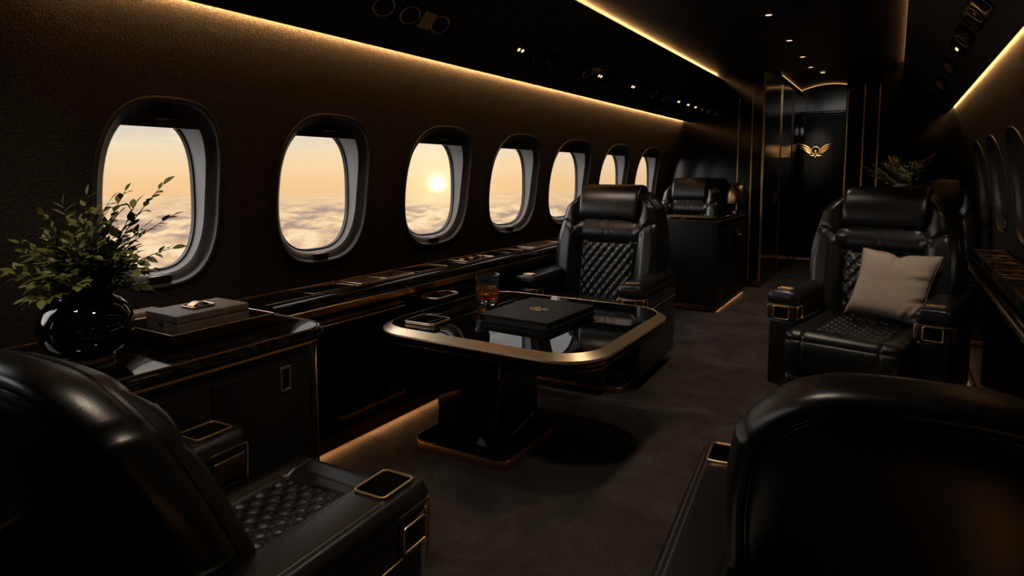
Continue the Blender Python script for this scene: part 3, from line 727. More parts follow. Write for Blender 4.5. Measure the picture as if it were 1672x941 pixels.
# ------------------------------------------------------------------ armchairs (front towards -y, origin on the floor under the arm fronts)
def pill(u, v, p=0.62):
    fu, fv = abs(math.sin(PI * u)), abs(math.sin(PI * v))
    return (fu * fv) ** p
def make_chair(name, label, V, group):
    t = thing(name, label, 'armchair', group=group)
    yb, rec, T, near = V['yb'], V['rec'], V['T'], V['near']
    LE, QL = 'black leather', 'quilted leather'
    # --- plinth
    m = MB(); m.slab(-0.36, 0.36, -0.10, 0.74, 0.03, 0.12, 0.05, 0.006); o = m.build('plinth', 'satin black', t)
    m = MB(); m.slab(-0.363, 0.363, -0.103, 0.743, 0.0, 0.034, 0.05, 0.003); m.build('plinth_trim', 'bronze', o)
    # --- seat cushion with a sunken quilted panel and seams
    sx, y0, y1, z0, z1 = 0.288, -0.23, yb + 0.10, 0.245, 0.455
    cyc, czc = (y0 + y1) / 2, (z0 + z1) / 2
    qx, qy0, qy1 = 0.188, -0.075, yb + 0.06
    def seat_fn(u, w, d):
        if d.z < 0.3:
            g = -0.006 * math.exp(-((abs(w.x) - qx) / 0.006) ** 2) if d.y < -0.3 else 0.0
            return g + (0.012 * (1 - (w.z / 0.1) ** 2) if d.y < -0.7 else 0)
        X, Y = w.x, w.y + cyc
        h = 0.018 * (1 - (X / sx) ** 4) if False else 0.0
        din = min(qx - abs(X), Y - qy0)
        if din > 0: h += -0.012 * sstep(0, 0.02, din) + 0.014 * pill(X / 0.062 + Y / 0.078, X / 0.062 - Y / 0.078) * sstep(0.0, 0.012, din)
        else: h += 0.016 * sstep(0, 0.045, -din)
        h -= 0.010 * math.exp(-(din / 0.005) ** 2)
        if Y < qy0: h -= 0.008 * math.exp(-((abs(X) - qx) / 0.005) ** 2)
        else: h -= 0.007 * math.exp(-((Y - qy0) / 0.006) ** 2) * (1 if abs(X) > qx else 0)
        return h * sstep(0.3, 0.75, d.z)
    isq = lambda c: abs(c.x) < qx and c.y > qy0 and c.z > z1 - 0.02
    kw = dict(c=(0, cyc, czc), size=(2 * sx, y1 - y0, z1 - z0), r=0.055, seg=6, n=(76, 92, 8), fn=seat_fn)
    m = MB(); m.pad(keep=lambda c: not isq(c), **kw); so = m.build('seat_cushion', LE, t, angle=60)
    m = MB(); m.pad(keep=isq, **kw); m.build('quilted_panel', QL, so, angle=70)
    # --- leg rest
    def leg_fn(u, w, d):
        return (0.012 * (1 - u[0] ** 2) * (1 - u[2] ** 2) if d.y < -0.7 else 0) - (0.006 * math.exp(-((abs(w.x) - qx) / 0.006) ** 2) if d.y < 0.2 else 0)
    m = MB(); m.pad((0, -0.13, 0.142), (0.572, 0.17, 0.185), 0.035, 5, (60, 2, 8), leg_fn); m.build('leg_rest', LE, t, angle=60)
    # --- armrests
    for s in (-1, 1):
        xc = s * 0.375; ye = V['arm']
        m = MB(); m.pad((xc, ye / 2 + 0.012, 0.275), (0.155, ye, 0.40), 0.022, 3, (1, 1, 1)); a = m.build('armrest', LE, t)
        m = MB(); m.pad((xc, ye / 2 + 0.07, 0.515), (0.158, ye - 0.10, 0.10), 0.012, 3); m.build('arm_panel', LE, a)
        def pad_fn(u, w, d): return -0.0035 * math.exp(-((abs(w.x) - 0.056) / 0.0035) ** 2) * (1 if d.z > 0.6 else 0) + (0.006 * (1 - u[0] ** 2) if d.z > 0.6 else 0)
        m = MB(); m.pad((xc, ye / 2 - 0.012, 0.595), (0.172, ye + 0.012, 0.084), 0.034, 6, (40, 12, 1), pad_fn); p = m.build('arm_pad', LE, a, angle=60)
        for q in (-1, 1):
            m = MB(); m.tube([(xc + q * 0.0805, 0.115, 0.466), (xc + q * 0.0805, ye + 0.01, 0.452 if near else 0.466)], 0.0032, 6); m.build('gilt_line', 'gold', a)
        # gilt end frame with black insets
        m = MB(); m.pad((xc, 0.058, 0.512), (0.163, 0.122, 0.088), 0.014, 3); b = m.build('end_frame', 'dark bronze', a)
        m = MB(); m.box(xc - 0.044, xc + 0.044, -0.006, 0.002, 0.476, 0.548, 0.003); m.build('end_inset', 'black glass', b)
        m = MB(); m.ring((xc, -0.0065, 0.512), (1, 0, 0), (0, 0, 1), 0.088, 0.072, 0.012, 0.0045); m.tube([(xc - 0.079, 0.05, 0.5535), (xc - 0.079, 0.006, 0.5535), (xc - 0.072, -0.003, 0.5535), (xc + 0.072, -0.003, 0.5535), (xc + 0.079, 0.006, 0.5535), (xc + 0.079, 0.05, 0.5535)], 0.0038); m.build('end_rim', 'gold', b)
        for q in (-1, 1):
            if near and q == -s: continue
            xs = xc + q * 0.0815
            m = MB(); m.box(xs - 0.003, xs + 0.003, 0.018, 0.108, 0.478, 0.546, 0.002); m.build('side_inset', 'black glass', b)
            m = MB(); m.ring((xs + q * 0.003, 0.063, 0.512), (0, 1, 0), (0, 0, 1), 0.094, 0.070, 0.010, 0.0038); m.build('side_rim', 'gold', b)
        if near:
            m = MB(); m.slab(xc - 0.050, xc + 0.050, 0.022, 0.150, 0.636, 0.6465, 0.012, 0.003); c = m.build('control_screen', 'black glass', p)
            m = MB(); m.ring((xc, 0.086, 0.6455), (1, 0, 0), (0, 1, 0), 0.103, 0.131, 0.014, 0.0042); m.build('screen_rim', 'gold', c)
            for q in (-1, 1):
                m = MB(); m.tube([(xc + q * 0.083, 0.13, 0.590), (xc + q * 0.083, 0.010, 0.590), (xc + q * 0.080, -0.008, 0.585), (xc + q * 0.078, -0.012, 0.56), (xc + q * 0.078, -0.004, 0.40)], 0.004, 8); m.build('end_trim', 'brushed gold', p)
        else:
            m = MB(); m.slab(xc - 0.038, xc + 0.038, 0.045, 0.085, 0.636, 0.6445, 0.008, 0.002); c = m.build('button', 'black glass', p)
            m = MB(); m.ring((xc, 0.065, 0.6440), (1, 0, 0), (0, 1, 0), 0.080, 0.040, 0.010, 0.0040); m.build('button_rim', 'gold', c)
    # --- backrest: one height field for the front, lofted side gusset, laced rear panel
    zb, zt = 0.40, V.get('zt', 1.19)
    def lean(y, z): return yb + y + (z - 0.42) * rec
    kx = V.get('kx', 1.0)
    def hw(z): return kx * (0.405 - 0.018 * sstep(0.72, 0.42, z) - 0.070 * sstep(0.78, 1.20, z))
    def ztop(a): return zt - 0.115 * abs(a) ** 4.5 - 0.012 * a * a
    hexa = [(-0.205, 0.985), (-0.262, 0.930), (-0.214, 0.835), (0.214, 0.835), (0.262, 0.930), (0.205, 0.985)]
    sideq = [[(-0.214, 0.835), (-0.200, 0.40)], [(0.214, 0.835), (0.200, 0.40)]]
    wing = [[(-0.262, 0.930), (-0.315, 0.962), (-0.40, 0.975)], [(0.262, 0.930), (0.315, 0.962), (0.40, 0.975)]]
    hd = [[(-0.205, 0.985), (-0.212, 1.2)], [(0.205, 0.985), (0.212, 1.2)]]
    NA, NB = (88, 100) if not near else (56, 64)
    def inq(x, z): return z < 0.835 and abs(x) < 0.200 + 0.014 * (z - 0.40) / 0.435
    def H(a, b, x, z):
        e = min((1 - abs(a)) * hw(z), (1 - b) * 0.79 + 0.0)
        q = max(0.0, 1 - e / 0.060); rnd_ = math.sqrt(max(0.0, 1 - q * q))
        h = 0.030 + (0.045 if not near else 0.012) * sstep(0.19, 0.29, abs(x)) * sstep(0.40, 0.55, z)
        if inq(x, z):
            di = min(0.835 - z, 0.200 + 0.014 * (z - 0.40) / 0.435 - abs(x))
            h += -0.012 + 0.020 * pill(x / 0.060 + z / 0.078, x / 0.060 - z / 0.078) * sstep(0, 0.010, di)
        else:
            dq = min(poly_dist(x, z, sideq[0]), poly_dist(x, z, sideq[1]), poly_dist(x, z, hexa[2:4]))
            h += 0.010 * sstep(0, 0.04, dq)
            if 0.835 < z < 0.99 and abs(x) < 0.26: h += 0.012 * math.sin(PI * sstep(0.835, 0.985, z)) - 0.002 * math.exp(-((abs(x) - 0.012 - 0.03 * abs(z - 0.92) / 0.06) / 0.012) ** 2) * (1 if not near else 0)
        d = min(poly_dist(x, z, hexa), poly_dist(x, z, sideq[0]), poly_dist(x, z, sideq[1]), poly_dist(x, z, wing[0]), poly_dist(x, z, wing[1]), poly_dist(x, z, hd[0]), poly_dist(x, z, hd[1]))
        h -= 0.013 * math.exp(-(d / 0.0055) ** 2) + 0.010 * math.exp(-(d / 0.022) ** 2)
        d2 = abs((1 - abs(a)) * hw(z) - 0.030)
        h -= 0.003 * math.exp(-(d2 / 0.003) ** 2)
        return h * rnd_
    P = []; XZ = []
    for j in range(NB + 1):
        b = j / NB; b = 1 - (1 - b) ** 1.25
        for i in range(NA + 1):
            a = -1 + 2 * i / NA; a = math.copysign(1 - (1 - abs(a)) ** 1.2, a)
            z = zb + (ztop(a) - zb) * b; x = a * hw(z)
            XZ.append((x, z)); P.append((x, lean(-H(a, b, x, z), z), z))
    body, quilt = MB(), MB(); fb, fq = [], []
    for j in range(NB):
        for i in range(NA):
            f = (j * (NA + 1) + i, j * (NA + 1) + i + 1, (j + 1) * (NA + 1) + i + 1, (j + 1) * (NA + 1) + i)
            cx = sum(XZ[k][0] for k in f) / 4; cz = sum(XZ[k][1] for k in f) / 4
            (fq if inq(cx, cz) else fb).append(f)
    body.add(P, fb); quilt.add(P, fq)
    # outline, left bottom -> over the top -> right bottom
    ol = [j * (NA + 1) for j in range(NB + 1)] + [NB * (NA + 1) + i for i in range(1, NA)] + [j * (NA + 1) + NA for j in range(NB, -1, -1)]
    O = [XZ[k] for k in ol]; n = len(O); NR = []
    for i in range(n):
        a, c = O[max(0, i - 2)], O[min(n - 1, i + 2)]
        dx, dz = c[0] - a[0], c[1] - a[1]; q = math.hypot(dx, dz); NR.append((-dz / q, dx / q))
    L = [0.0]
    for i in range(1, n): L.append(L[-1] + math.hypot(O[i][0] - O[i - 1][0], O[i][1] - O[i - 1][1]))
    tot = L[-1]
    marks = [0.33 * tot, 0.67 * tot, 0.145 * tot, 0.855 * tot] if near else [0.36 * tot, 0.64 * tot, 0.21 * tot, 0.79 * tot]
    def loop(off, dep):
        out = []
        for i, (x, z) in enumerate(O):
            g = sum(math.exp(-((L[i] - k) / 0.006) ** 2) for k in marks) * (0.009 if 0.1 < dep / T < 0.95 else 0)
            oo = off - g
            X, Z = x + NR[i][0] * oo, z + NR[i][1] * oo
            out.append((X, lean(dep, Z), Z))
        return out
    sec = [(0, 0), (0.006, 0.006), (0.003, 0.012), (0.012, 0.022), (0.020, 0.35 * T), (0.021, 0.6 * T), (0.016, 0.82 * T), (0.008, 0.93 * T), (-0.004, 0.985 * T), (-0.014, T), (-0.019, 0.992 * T), (-0.022, 0.955 * T), (-0.026, 0.985 * T), (-0.029, 0.99 * T), (-0.031, 0.965 * T), (-0.036, 0.995 * T), (-0.055, 1.03 * T)]
    loops = [loop(*s) for s in sec]
    body.loft(loops, False)
    last = loops[-1]; M_ = 22; rows = []; base = []
    half = n // 2
    LV = [Vector(p) for p in last]
    def sd(w, a, b):
        ab = b - a; k = max(0.0, min(1.0, (w - a).dot(ab) / max(1e-9, ab.length_squared))); return (w - a - ab * k).length
    for i in range(half):
        p, q = Vector(last[i]), Vector(last[n - 1 - i]); row = []
        for k in range(M_ + 1):
            u = k / M_; u = u - 0.09 * math.sin(2 * PI * u)
            w = p.lerp(q, u)
            e = min(sd(w, LV[c], LV[c + 1]) for c in range(0, n - 1, 1)) if 0 < k < M_ else 0.0
            row.append(w + Vector((0, 0.030 * (1 - math.exp(-e / 0.075)), 0)))
        rows.append(row)
    rear = MB(); rear.loft(rows, False)
    body.add([last[0], last[-1], P[NA], P[0]], [(0, 1, 2, 3)])
    bo = body.build('backrest', LE, t, angle=75)
    quilt.build('quilted_panel', QL, bo, angle=75)
    rear.build('rear_panel', LE, bo, angle=60)
    # stitching along the rear seam
    m = MB()
    for off, dep in ((-0.0165, 1.004 * T), (-0.0335, 0.999 * T)):
        l2 = loop(off, dep); acc = 0.0; nxt = 0.02
        for i in range(1, n):
            p, q = Vector(l2[i - 1]), Vector(l2[i]); ln = (q - p).length
            while acc + ln > nxt:
                c = p.lerp(q, (nxt - acc) / ln); d = (q - p).normalized() * 0.0042
                m.tube([c - d, c + d], 0.0011, 5); nxt += 0.0125
            acc += ln
    m.build('stitching', 'stitch thread', bo)
    # --- head pillow
    if near:
        m = MB(); m.pad((0, 0, 0), (0.38, 0.05, 0.17), 0.022, 5, (8, 2, 6), None, Matrix.Translation((0, lean(-0.05, 0.93), 0.93)) @ Matrix.Rotation(-math.atan(rec), 4, 'X')); m.build('headrest', LE, t, angle=60)
    else:
        S = [(-0.015, 0.985), (-0.045, 0.984), (-0.070, 1.0), (-0.086, 1.03), (-0.094, 1.075), (-0.092, 1.125), (-0.080, 1.172), (-0.058, 1.203), (-0.028, 1.220), (0.02, 1.228), (0.07, 1.228), (0.11, 1.220), (0.135, 1.204), (0.146, 1.18), (0.140, 1.165), (0.10, 1.165), (0.0, 1.165), (-0.005, 1.10), (-0.005, 1.02)]
        cy_, cz_ = -0.02, 1.12; Ls = []
        for u in [0, 1, 2, 3, 4, 5] + [6 + k for k in range(13)] + [19, 20, 21, 22, 23, 24]:
            if u <= 5: a = u / 5 * PI / 2; x = -0.225 + 0.030 * (1 - math.cos(a)); k = 0.86 + 0.14 * math.sin(a)
            elif u >= 19: a = (24 - u) / 5 * PI / 2; x = 0.225 - 0.030 * (1 - math.cos(a)); k = 0.86 + 0.14 * math.sin(a)
            else: x = -0.195 + 0.39 * (u - 6 + 0.5) / 13; k = 1.0
            g = math.exp(-((abs(x) - 0.186) / 0.004) ** 2) * 0.05
            Ls.append([(x, lean(cy_ + (y - cy_) * (k - g), cz_ + (z - cz_) * k), cz_ + (z - cz_) * k) for y, z in S])
        m = MB(); m.loft(Ls, True, True, True); m.build('headrest', LE, t, angle=60)
    return t
GC = 'black leather armchairs of the cabin'
FAR = dict(yb=0.52, rec=0.24, T=0.16, near=False, arm=0.80)
NEAR = dict(yb=0.39, rec=0.45, T=0.12, near=True, arm=0.86, zt=1.118, kx=0.81)
chL = make_chair('armchair', 'black quilted leather armchair across the table, under the bright windows', FAR, GC)
chL.location = (-1.67, 3.50, 0); chL.rotation_euler.z = math.radians(2); chL.scale = (0.94, 0.94, 0.99)
def put(src, label, loc, deg, s):
    c = copy_tree(src); c['label'] = label; c.location = loc; c.rotation_euler.z = math.radians(deg); c.scale = s; return c
chR = put(chL, 'black quilted leather armchair holding the taupe pillow', (-0.165, 3.74, 0), -11, (0.97, 0.97, 0.99))
put(chL, 'far black armchair behind the partition desk, only its head and shoulders showing', (-1.95, 6.48, 0), 0, (0.84, 0.84, 1.01))
put(chL, 'far dim armchair peeking out behind the pillow armchair, by the right wall', (0.29, 5.90, 0), 0, (0.80, 0.80, 1.01))
nL = make_chair('armchair', 'black leather armchair seen from behind beside the side cabinet, quilted seat showing', NEAR, GC)
nL.location = (-1.350, 1.14, 0); nL.rotation_euler.z = math.radians(183); nL.scale = (0.88, 0.88, 0.86)
nR = make_chair('armchair', 'nearest black leather armchair seen from behind, its broad back filling the lower right corner', dict(NEAR, T=0.17, kx=0.735), GC)
nR.location = (-0.022, 1.765, 0); nR.rotation_euler.z = math.radians(185.5); nR.scale = (0.88, 0.88, 0.872)
# ------------------------------------------------------------------ pillow
t = thing('throw_pillow', 'square taupe fabric pillow leaning on the armchair back', 'pillow', (0, 0, 0))
TL, TR, BL, BR = [Vector(p) for p in ((-0.140, 4.14, 0.867), (0.239, 4.10, 0.844), (-0.2205, 4.087, 0.493), (0.156, 3.9975, 0.474))]
ctr = (TL + TR + BL + BR) / 4
nrm = ((TR - TL).cross(TL - BL)).normalized()
if nrm.y > 0: nrm = -nrm
n = 36
def pil(u, v):
    p = (BL * (1 - u) + BR * u) * (1 - v) + (TL * (1 - u) + TR * u) * v
    a, b = 2 * u - 1, 2 * v - 1
    # sides bow inwards between the pointed corners
    p = p + (ctr - p) * (0.10 * (1 - b * b) * abs(a) ** 6 + 0.08 * (1 - a * a) * abs(b) ** 6)
    if b > 0.2: p = p - (TL - BL) * 0.055 * math.exp(-((a + 0.03) / 0.16) ** 2) * ((b - 0.2) / 0.8) ** 2
    return p, a, b
def thick(a, b):
    h = 0.088 * ((1 - a ** 4) * (1 - b ** 4)) ** 0.55
    for (ca, cb, ang) in ((0.85, -0.75, 0.7), (0.9, -0.35, 0.15), (0.55, -0.9, 1.2), (-0.05, 0.85, 1.57), (0.75, 0.25, 0.05)):
        da, db = a - ca, b - cb
        l = da * math.cos(ang) + db * math.sin(ang); w = -da * math.sin(ang) + db * math.cos(ang)
        h -= 0.016 * math.exp(-(l / 0.30) ** 2 - (w / 0.055) ** 2)
        h += 0.007 * math.exp(-(l / 0.30) ** 2 - ((w - 0.11) / 0.07) ** 2)
    return max(0.0015, h) if max(abs(a), abs(b)) < 0.999 else 0.0015
m = MB()
for sgn in (1, -1):
    g = []
    for j in range(n + 1):
        for i in range(n + 1):
            u, v = i / n, j / n
            u, v = u - 0.06 * math.sin(2 * PI * u) , v - 0.06 * math.sin(2 * PI * v)
            p, a, b = pil(u, v); g.append(p + nrm * sgn * thick(a, b) * (1.0 if sgn > 0 else 0.6))
    fs = [(j * (n + 1) + i, j * (n + 1) + i + 1, (j + 1) * (n + 1) + i + 1, (j + 1) * (n + 1) + i) for j in range(n) for i in range(n)]
    if sgn < 0: fs = [tuple(reversed(f)) for f in fs]
    m.add(g, fs)
m.build('cover', 'taupe fabric', t, angle=80)
E_ = [pil(k / 24, 0)[0] for k in range(24)] + [pil(1, k / 24)[0] for k in range(24)] + [pil(1 - k / 24, 1)[0] for k in range(24)] + [pil(0, 1 - k / 24)[0] for k in range(24)]
m = MB(); m.tube(E_, 0.0042, 8, True); m.build('piping', 'taupe piping', t)

# ------------------------------------------------------------------ vase and branches
vx, vy, vz = -2.03, 0.912, 0.7425
t = thing('vase', 'round glossy black vase with a thin gilt foot on the side cabinet', 'vase', (vx, vy, vz))
m = MB(); m.lathe([(0.058, 0.018), (0.070, 0.022), (0.094, 0.036), (0.114, 0.062), (0.1245, 0.096), (0.122, 0.130), (0.110, 0.162), (0.090, 0.182), (0.074, 0.190), (0.070, 0.197), (0.076, 0.204), (0.080, 0.207), (0.074, 0.208), (0.064, 0.198), (0.066, 0.186), (0.09, 0.170), (0.105, 0.14), (0.105, 0.08), (0.06, 0.03)], 56); m.build('body', 'vase glaze', t, angle=60)
m = MB(); m.lathe([(0.060, 0.0), (0.069, 0.003), (0.069, 0.015), (0.060, 0.019)], 48); m.build('foot', 'brushed gold', t)

def leaf(m, p, d, up, ln, wd, fold=0.25, droop=0.15):
    """one pointed oval leaf, folded along its midrib and bent at the tip"""
    d = d.normalized(); s = d.cross(up)
    s = s.normalized() if s.length > 1e-4 else Vector((1, 0, 0)); u = s.cross(d).normalized()
    vs = []
    for k, (q, w) in enumerate(((0, 0.05), (0.18, 0.62), (0.42, 1.0), (0.68, 0.82), (0.88, 0.36), (1.0, 0.02))):
        c = p + d * (ln * q) - u * (ln * droop * q * q)
        for e in (-1, 0, 1): vs.append(c + s * (e * wd * w) + u * (abs(e) * wd * w * fold))
    fs = []
    for k in range(5):
        for e in (0, 1): fs.append((k * 3 + e, k * 3 + e + 1, k * 3 + e + 4, k * 3 + e + 3))
    m.add(vs, fs)
def branch(parent, name, a, tip, bend, leaves, ln, wd, mat, stem_mat='stem brown', r0=0.0024, start=0.35, rr=None):
    """stem curve with leaves in pairs; the stem is the part, its leaves a sub-part"""
    rr = rr or rnd
    a, tip = Vector(a), Vector(tip); mid = a.lerp(tip, 0.5) + Vector(bend)
    def at(u): return a * (1 - u) ** 2 + mid * 2 * u * (1 - u) + tip * u * u
    pts = [at(k / 10) for k in range(11)]
    m = MB(); m.tube(pts, [r0 * (1 - 0.065 * k) for k in range(11)], 5); st = m.build(name, stem_mat, parent)
    m = MB()
    for k in range(leaves):
        u = start + (1 - start) * k / (leaves - 1)
        p = at(u); tg = (at(min(1, u + 0.03)) - at(u - 0.03)).normalized()
        ax = tg.cross(Vector((0, 0, 1)));  ax = ax.normalized() if ax.length > 1e-3 else Vector((1, 0, 0))
        side = 1 if k % 2 else -1
        rot = Matrix.Rotation(rr.uniform(-0.9, 0.9), 3, tg)
        if k == leaves - 1: d = tg
        else: d = (tg * 0.75 + (rot @ ax) * side * 0.85).normalized()
        sc_ = rr.uniform(0.75, 1.15) * (1.0 - 0.25 * u)
        leaf(m, p, d, Vector((rr.uniform(-0.5, 0.5), rr.uniform(-0.9, 0.1), 1)), ln * sc_, wd * sc_, 0.22, rr.uniform(0.0, 0.25))
    m.build('leaves', mat, st, angle=60)
t = thing('greenery', 'spray of small-leaved green branches standing in the black vase', 'plant', (vx, vy, vz + 0.2))
TIPS = [(0.14, 0.169, 0.321), (0.141, 0.194, 0.226), (0.138, 0.188, 0.125), (0.008, 0.018, 0.293), (0.047, 0.106, 0.302), (-0.035, -0.078, 0.236), (-0.057, -0.13, 0.159), (-0.084, -0.141, 0.086), (-0.099, -0.1, -0.007), (0.081, 0.134, 0.19),
        (-0.052, -0.019, 0.263), (0.048, 0.059, 0.271), (0.083, 0.114, 0.26), (-0.084, -0.043, 0.155), (-0.116, -0.065, 0.091), (0.039, 0.188, 0.052), (-0.006, 0.184, -0.007), (0.051, -0.034, 0.219), (-0.055, 0.073, 0.24), (-0.024, 0.119, 0.229)]
rg = random.Random(3)
for tip in TIPS:
    base = Vector((rg.uniform(-0.03, 0.03), rg.uniform(-0.03, 0.03), -0.03))
    branch(t, 'branch', base, tip, (rg.uniform(-0.01, 0.01), rg.uniform(-0.01, 0.01), 0.05), 16, 0.050, 0.0125, 'leaf green', rr=rg, start=0.28)
for k in range(62):
    az = rg.uniform(0, 2 * PI); el = rg.uniform(0.02, 1.0) ** 0.8; R = rg.uniform(0.12, 0.215)
    d = Vector((math.cos(az) * math.cos(el * 1.3) * 1.15, math.sin(az) * math.cos(el * 1.3) * 0.9, math.sin(el * 1.3) * 1.0 - 0.02)) * R
    if d.x < -0.2: d.x = -0.2
    branch(t, 'branch', (rg.uniform(-0.035, 0.035), rg.uniform(-0.035, 0.035), -0.02), d, (0, 0, 0.045), 13, 0.048, 0.0135, 'leaf green', rr=rg, start=0.25)

# ------------------------------------------------------------------ tray, box and clip, small case
t = thing('tray', 'rectangular bronze-rimmed black tray under the brown box', 'tray', (-2.08, 1.29, 0.7425))
m = MB(); m.slab(-0.165, 0.165, -0.19, 0.195, 0.006, 0.012, 0.004, 0.001); m.build('base', 'black lacquer', t)
m = MB(); q = rrect(-0.165, 0.165, -0.19, 0.195, 0.004, 3); qi = rrect(-0.161, 0.161, -0.186, 0.191, 0.003, 3)
m.loft([[(x, y, 0.010) for x, y in q], [(x, y, 0.046) for x, y in q], [(x, y, 0.046) for x, y in qi], [(x, y, 0.010) for x, y in qi]], True); wl = m.build('wall', 'dark bronze', t, angle=30)
m = MB(); m.tube([(x, y, 0.046) for x, y in rrect(-0.163, 0.163, -0.188, 0.193, 0.003, 3)], 0.0024, 6, True); m.build('rim', 'brushed gold', wl)
for sx_ in (-0.155, 0.155):
    for sy_ in (-0.18, 0.185):
        m = MB(); m.lathe([(0.006, 0), (0.006, 0.007)], 12, c=(sx_, sy_, 0)); m.build('foot', 'dark bronze', t)
t = thing('keepsake_box', 'oblong brown shagreen box lying in the tray', 'box', (-2.087, 1.300, 0.7555))
m = MB(); m.box(-0.093, 0.093, -0.135, 0.135, 0.0, 0.045, 0.003); m.build('body', 'brown shagreen', t)
m = MB(); m.box(-0.0935, 0.0935, -0.1355, 0.1355, 0.0465, 0.073, 0.004); m.build('lid', 'brown shagreen', t)
m = MB(); m.box(-0.012, 0.012, -0.139, -0.134, 0.030, 0.044, 0.002); m.build('clasp', 'dark bronze', t)
t = thing('money_clip', 'black and gilt clip resting on the brown box lid', 'clip', (-2.085, 1.297, 0.8288))
m = MB(); m.slab(-0.038, 0.038, -0.042, 0.042, 0.0, 0.006, 0.010, 0.002); m.build('plate', 'black glass', t)
m = MB(); m.ring((0, 0, 0.006), (1, 0, 0), (0, 1, 0), 0.076, 0.084, 0.012, 0.0026); m.build('rim', 'brushed gold', t)
m = MB(); m.loft([[(x, -0.030 + 0.06 * k / 8, 0.006 + 0.012 * math.sin(PI * k / 8) + dz) for x, dz in ((-0.018, 0), (0.018, 0), (0.018, 0.002), (-0.018, 0.002))] for k in range(9)], True, True, True); m.build('spring', 'bronze', t)
t = thing('small_case', 'small brown case with a gold knob behind the vase', 'case', (-2.30, 1.205, 0.7545))
m = MB(); m.pad((0, 0, 0.026), (0.075, 0.15, 0.052), 0.012, 3); m.build('body', 'brown shagreen', t)
m = MB(); m.lathe([(0.004, 0), (0.005, 0.006), (0.009, 0.010), (0.010, 0.016), (0.007, 0.021), (0.001, 0.022)], 16, M=Matrix.Translation((0.0, 0.074, 0.028)) @ Matrix.Rotation(-PI / 2, 4, 'X')); m.build('knob', 'gold', t)

# ------------------------------------------------------------------ things on the table
t = thing('tumbler', 'cut crystal tumbler of whiskey on the table', 'glass', (-1.855, 2.795, 0.6015))
rb, rt, hh = 0.056, 0.066, 0.155
m = MB(); N = 48; Ls = []
for z, cut in ((0.0, 0), (0.004, 0), (0.012, 0), (0.02, 1), (0.055, 1), (0.088, 1), (0.096, 0.3), (0.104, 0.8), (0.120, 0.8), (0.134, 0.6), (0.140, 0), (hh, 0)):
    r = rb + (rt - rb) * z / hh - (0.004 if z == 0 else 0)
    L = []
    for k in range(N):
        a = 2 * PI * k / N
        g = 0.0
        if cut:
            if z < 0.09: g = -0.0030 * (abs(math.sin(4 * (a + z * 9))) ** 0.5 < 0.45) - 0.0030 * (abs(math.sin(4 * (a - z * 9))) ** 0.5 < 0.45)
            else: g = -0.0020 * (k % 2)
        L.append(((r + g * cut) * math.cos(a), (r + g * cut) * math.sin(a), z))
    Ls.append(L)
for z in (hh, 0.10, 0.05, 0.022, 0.018):
    r = rb + (rt - rb) * z / hh - 0.0062 - (0.010 if z < 0.02 else 0.0)
    Ls.append([(r * math.cos(2 * PI * k / N), r * math.sin(2 * PI * k / N), z) for k in range(N)])
m.loft(Ls, True, True, True); m.build('glass', 'crystal glass', t, angle=20)
m = MB(); m.lathe([(rb - 0.0155, 0.0185), (rb - 0.0048, 0.0225), (rb + (rt - rb) * 0.05 / hh - 0.0058, 0.05), (rb + (rt - rb) * 0.083 / hh - 0.0058, 0.083)], N); m.build('whiskey', 'amber whiskey', t, angle=50)
for k, (ix, iy, iz, an) in enumerate(((-0.012, -0.01, 0.066, 0.5), (0.018, 0.014, 0.060, 1.1))):
    m = MB(); m.pad((0, 0, 0), (0.034, 0.034, 0.032), 0.006, 2, M=Matrix.Translation((ix, iy, iz)) @ Matrix.Rotation(an, 4, 'Z') @ Matrix.Rotation(an, 4, 'X')); m.build('ice_cube', 'crystal glass', t)
t = thing('folder', 'flat black leather folder with a small gold flourish on the table', 'folder', (-1.450, 2.640, 0.6015), math.radians(-2.5))
m = MB(); m.slab(-0.186, 0.186, -0.232, 0.232, 0.0, 0.007, 0.006, 0.002); m.slab(-0.186, 0.186, -0.232, 0.232, 0.031, 0.039, 0.006, 0.003); m.box(-0.186, -0.178, -0.232, 0.232, 0.003, 0.036, 0.003); m.build('cover', 'book leather', t)
m = MB(); m.box(-0.178, 0.180, -0.226, 0.226, 0.007, 0.031); m.build('pages', 'paper edge', t)
m = MB()
def scr(pts, r=0.0011):
    m.tube([(x * 0.9, y * 0.9, 0.0395) for x, y in pts], r, 5)
scr([(-0.055 + 0.11 * k / 30, -0.008 + 0.020 * math.sin(k / 30 * 9.5) * (1 - k / 40)) for k in range(31)])
scr([(-0.02 + 0.016 * math.cos(k / 16 * 2 * PI), 0.024 + 0.013 * math.sin(k / 16 * 2 * PI)) for k in range(17)])
scr([(0.01 + 0.045 * k / 12, 0.018 + 0.010 * math.sin(k / 12 * 5)) for k in range(13)])
scr([(-0.040 + 0.07 * k / 10, -0.034) for k in range(11)], 0.0014)
m.build('flourish', 'gold', t)
t = thing('smartphone', 'black phone with a gold edge lying on the table corner', 'phone', (-1.850, 2.28, 0.6015), math.radians(3))
m = MB(); m.slab(-0.083, 0.083, -0.072, 0.072, 0.001, 0.0135, 0.018, 0.002); m.build('body', 'black glass', t)
m = MB(); m.ring((0, 0, 0.0105), (1, 0, 0), (0, 1, 0), 0.166, 0.144, 0.018, 0.0036); m.ring((0, 0, 0.004), (1, 0, 0), (0, 1, 0), 0.166, 0.144, 0.018, 0.0030); m.build('rim', 'brushed gold', t)

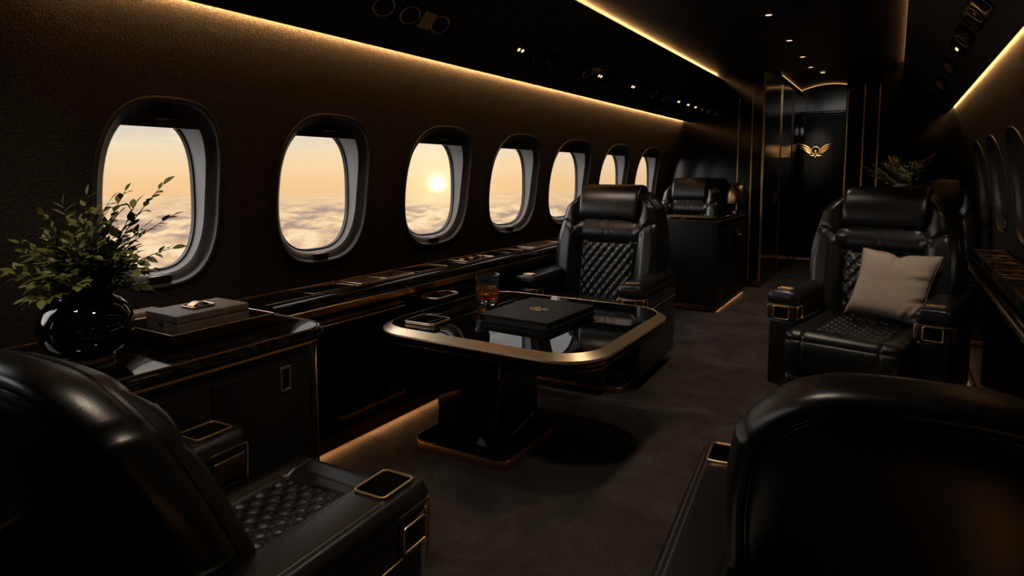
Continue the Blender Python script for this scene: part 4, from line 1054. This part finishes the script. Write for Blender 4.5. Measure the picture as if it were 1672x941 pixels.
# ------------------------------------------------------------------ fern plant far right
t = thing('planter', 'small pale bowl under the fern, above the armchair headrest', 'planter', (0.075, 7.2, 1.0555))
m = MB(); m.lathe([(0.05, 0), (0.075, 0.01), (0.100, 0.05), (0.10, 0.10), (0.09, 0.14), (0.082, 0.14), (0.085, 0.10), (0.05, 0.03)], 36); m.build('bowl', 'pale ceramic', t)
t = thing('fern', 'bushy fern with rust-tipped fronds above the armchair headrest', 'plant', (0.075, 7.2, 1.205))
rf = random.Random(11)
for k in range(46):
    az = rf.uniform(0, 2 * PI); el = rf.uniform(0.15, 1.25); R = rf.uniform(0.20, 0.34)
    d = Vector((math.cos(az) * math.cos(el) * 1.25, min(0.14, math.sin(az) * math.cos(el) * 0.7), math.sin(el) * 0.78)) * R
    branch(t, 'frond', (rf.uniform(-0.05, 0.05), rf.uniform(-0.04, 0.04), -0.11), d, (d.x * 0.1, d.y * 0.1, 0.06), 16, 0.052, 0.010, 'fern green', rr=rf, start=0.25)
for (x, z) in ((-0.13, 0.27), (-0.10, 0.30), (-0.07, 0.25), (0.16, 0.25), (0.21, 0.30), (0.10, 0.22), (-0.16, 0.22)):
    branch(t, 'frond', (x * 0.2, -0.02, -0.05), (x, -0.05, z - 0.045), (0, 0, 0.02), 9, 0.06, 0.014, 'rust leaf', rr=rf, start=0.7)

# ------------------------------------------------------------------ cabin lamps, and spots added to brighten single things
def spot(name, loc, target, power, size, blend=0.6, rad=0.09, col=(1.0, 0.82, 0.64)):
    l = bpy.data.lights.new(name, 'SPOT'); l.energy = power; l.spot_size = math.radians(size); l.spot_blend = blend
    l.shadow_soft_size = rad; l.color = col
    o = bpy.data.objects.new(name, l); C.objects.link(o); o.location = loc
    o.rotation_euler = (Vector(target) - Vector(loc)).to_track_quat('-Z', 'Y').to_euler()
    return o
for y, lab in DL: spot('downlight_beam', (-0.81, y, ZCEIL - 0.012), (-0.81, y, 0), 18.0, 84, 0.8)
spot('downlight_beam', (-0.81, 1.9, ZCEIL - 0.012), (-0.81, 1.9, 0), 18.0, 84, 0.8)
for y in (8.35, 9.2): spot('downlight_beam', (-0.87, y, 2.59), (-0.87, y, 0), 5.0, 80, 0.8)
spot('reading_or_fill_beam', (0.24, 3.25, 2.09), (0.0, 4.05, 0.65), 30.0, 44, 0.9)  # added spot brightening the pillow; no lamp is fitted here
spot('reading_or_fill_beam', (-2.02, 3.40, 2.05), (-1.70, 3.9, 0.8), 20.0, 60, 0.8)
spot('emblem_beam', (-0.95, 9.75, 2.56), (-1.03, 10.37, 1.62), 60.0, 24, 0.8)  # spot added so the gold emblem shows up; it has no fitting
spot('reading_or_fill_beam', (-1.80, 0.35, 2.22), (-2.08, 1.05, 0.95), 24.0, 50, 0.9)  # put in to light the branches and tray; the panel has no lamp here
spot('reading_or_fill_beam', (0.20, 6.75, 2.12), (0.07, 7.17, 1.33), 14.0, 26, 0.6)  # added to lift the fern; the overhead unit here has no lamp
spot('reading_or_fill_beam', (-2.0, 2.95, 2.05), (-1.80, 2.77, 0.6), 18.0, 50, 0.9)  # extra spot to make the whiskey tumbler glow, not a fitted lamp
spot('downlight_beam', (-0.81, 0.95, ZCEIL - 0.012), (-0.81, 0.95, 0), 28.0, 115, 0.8)
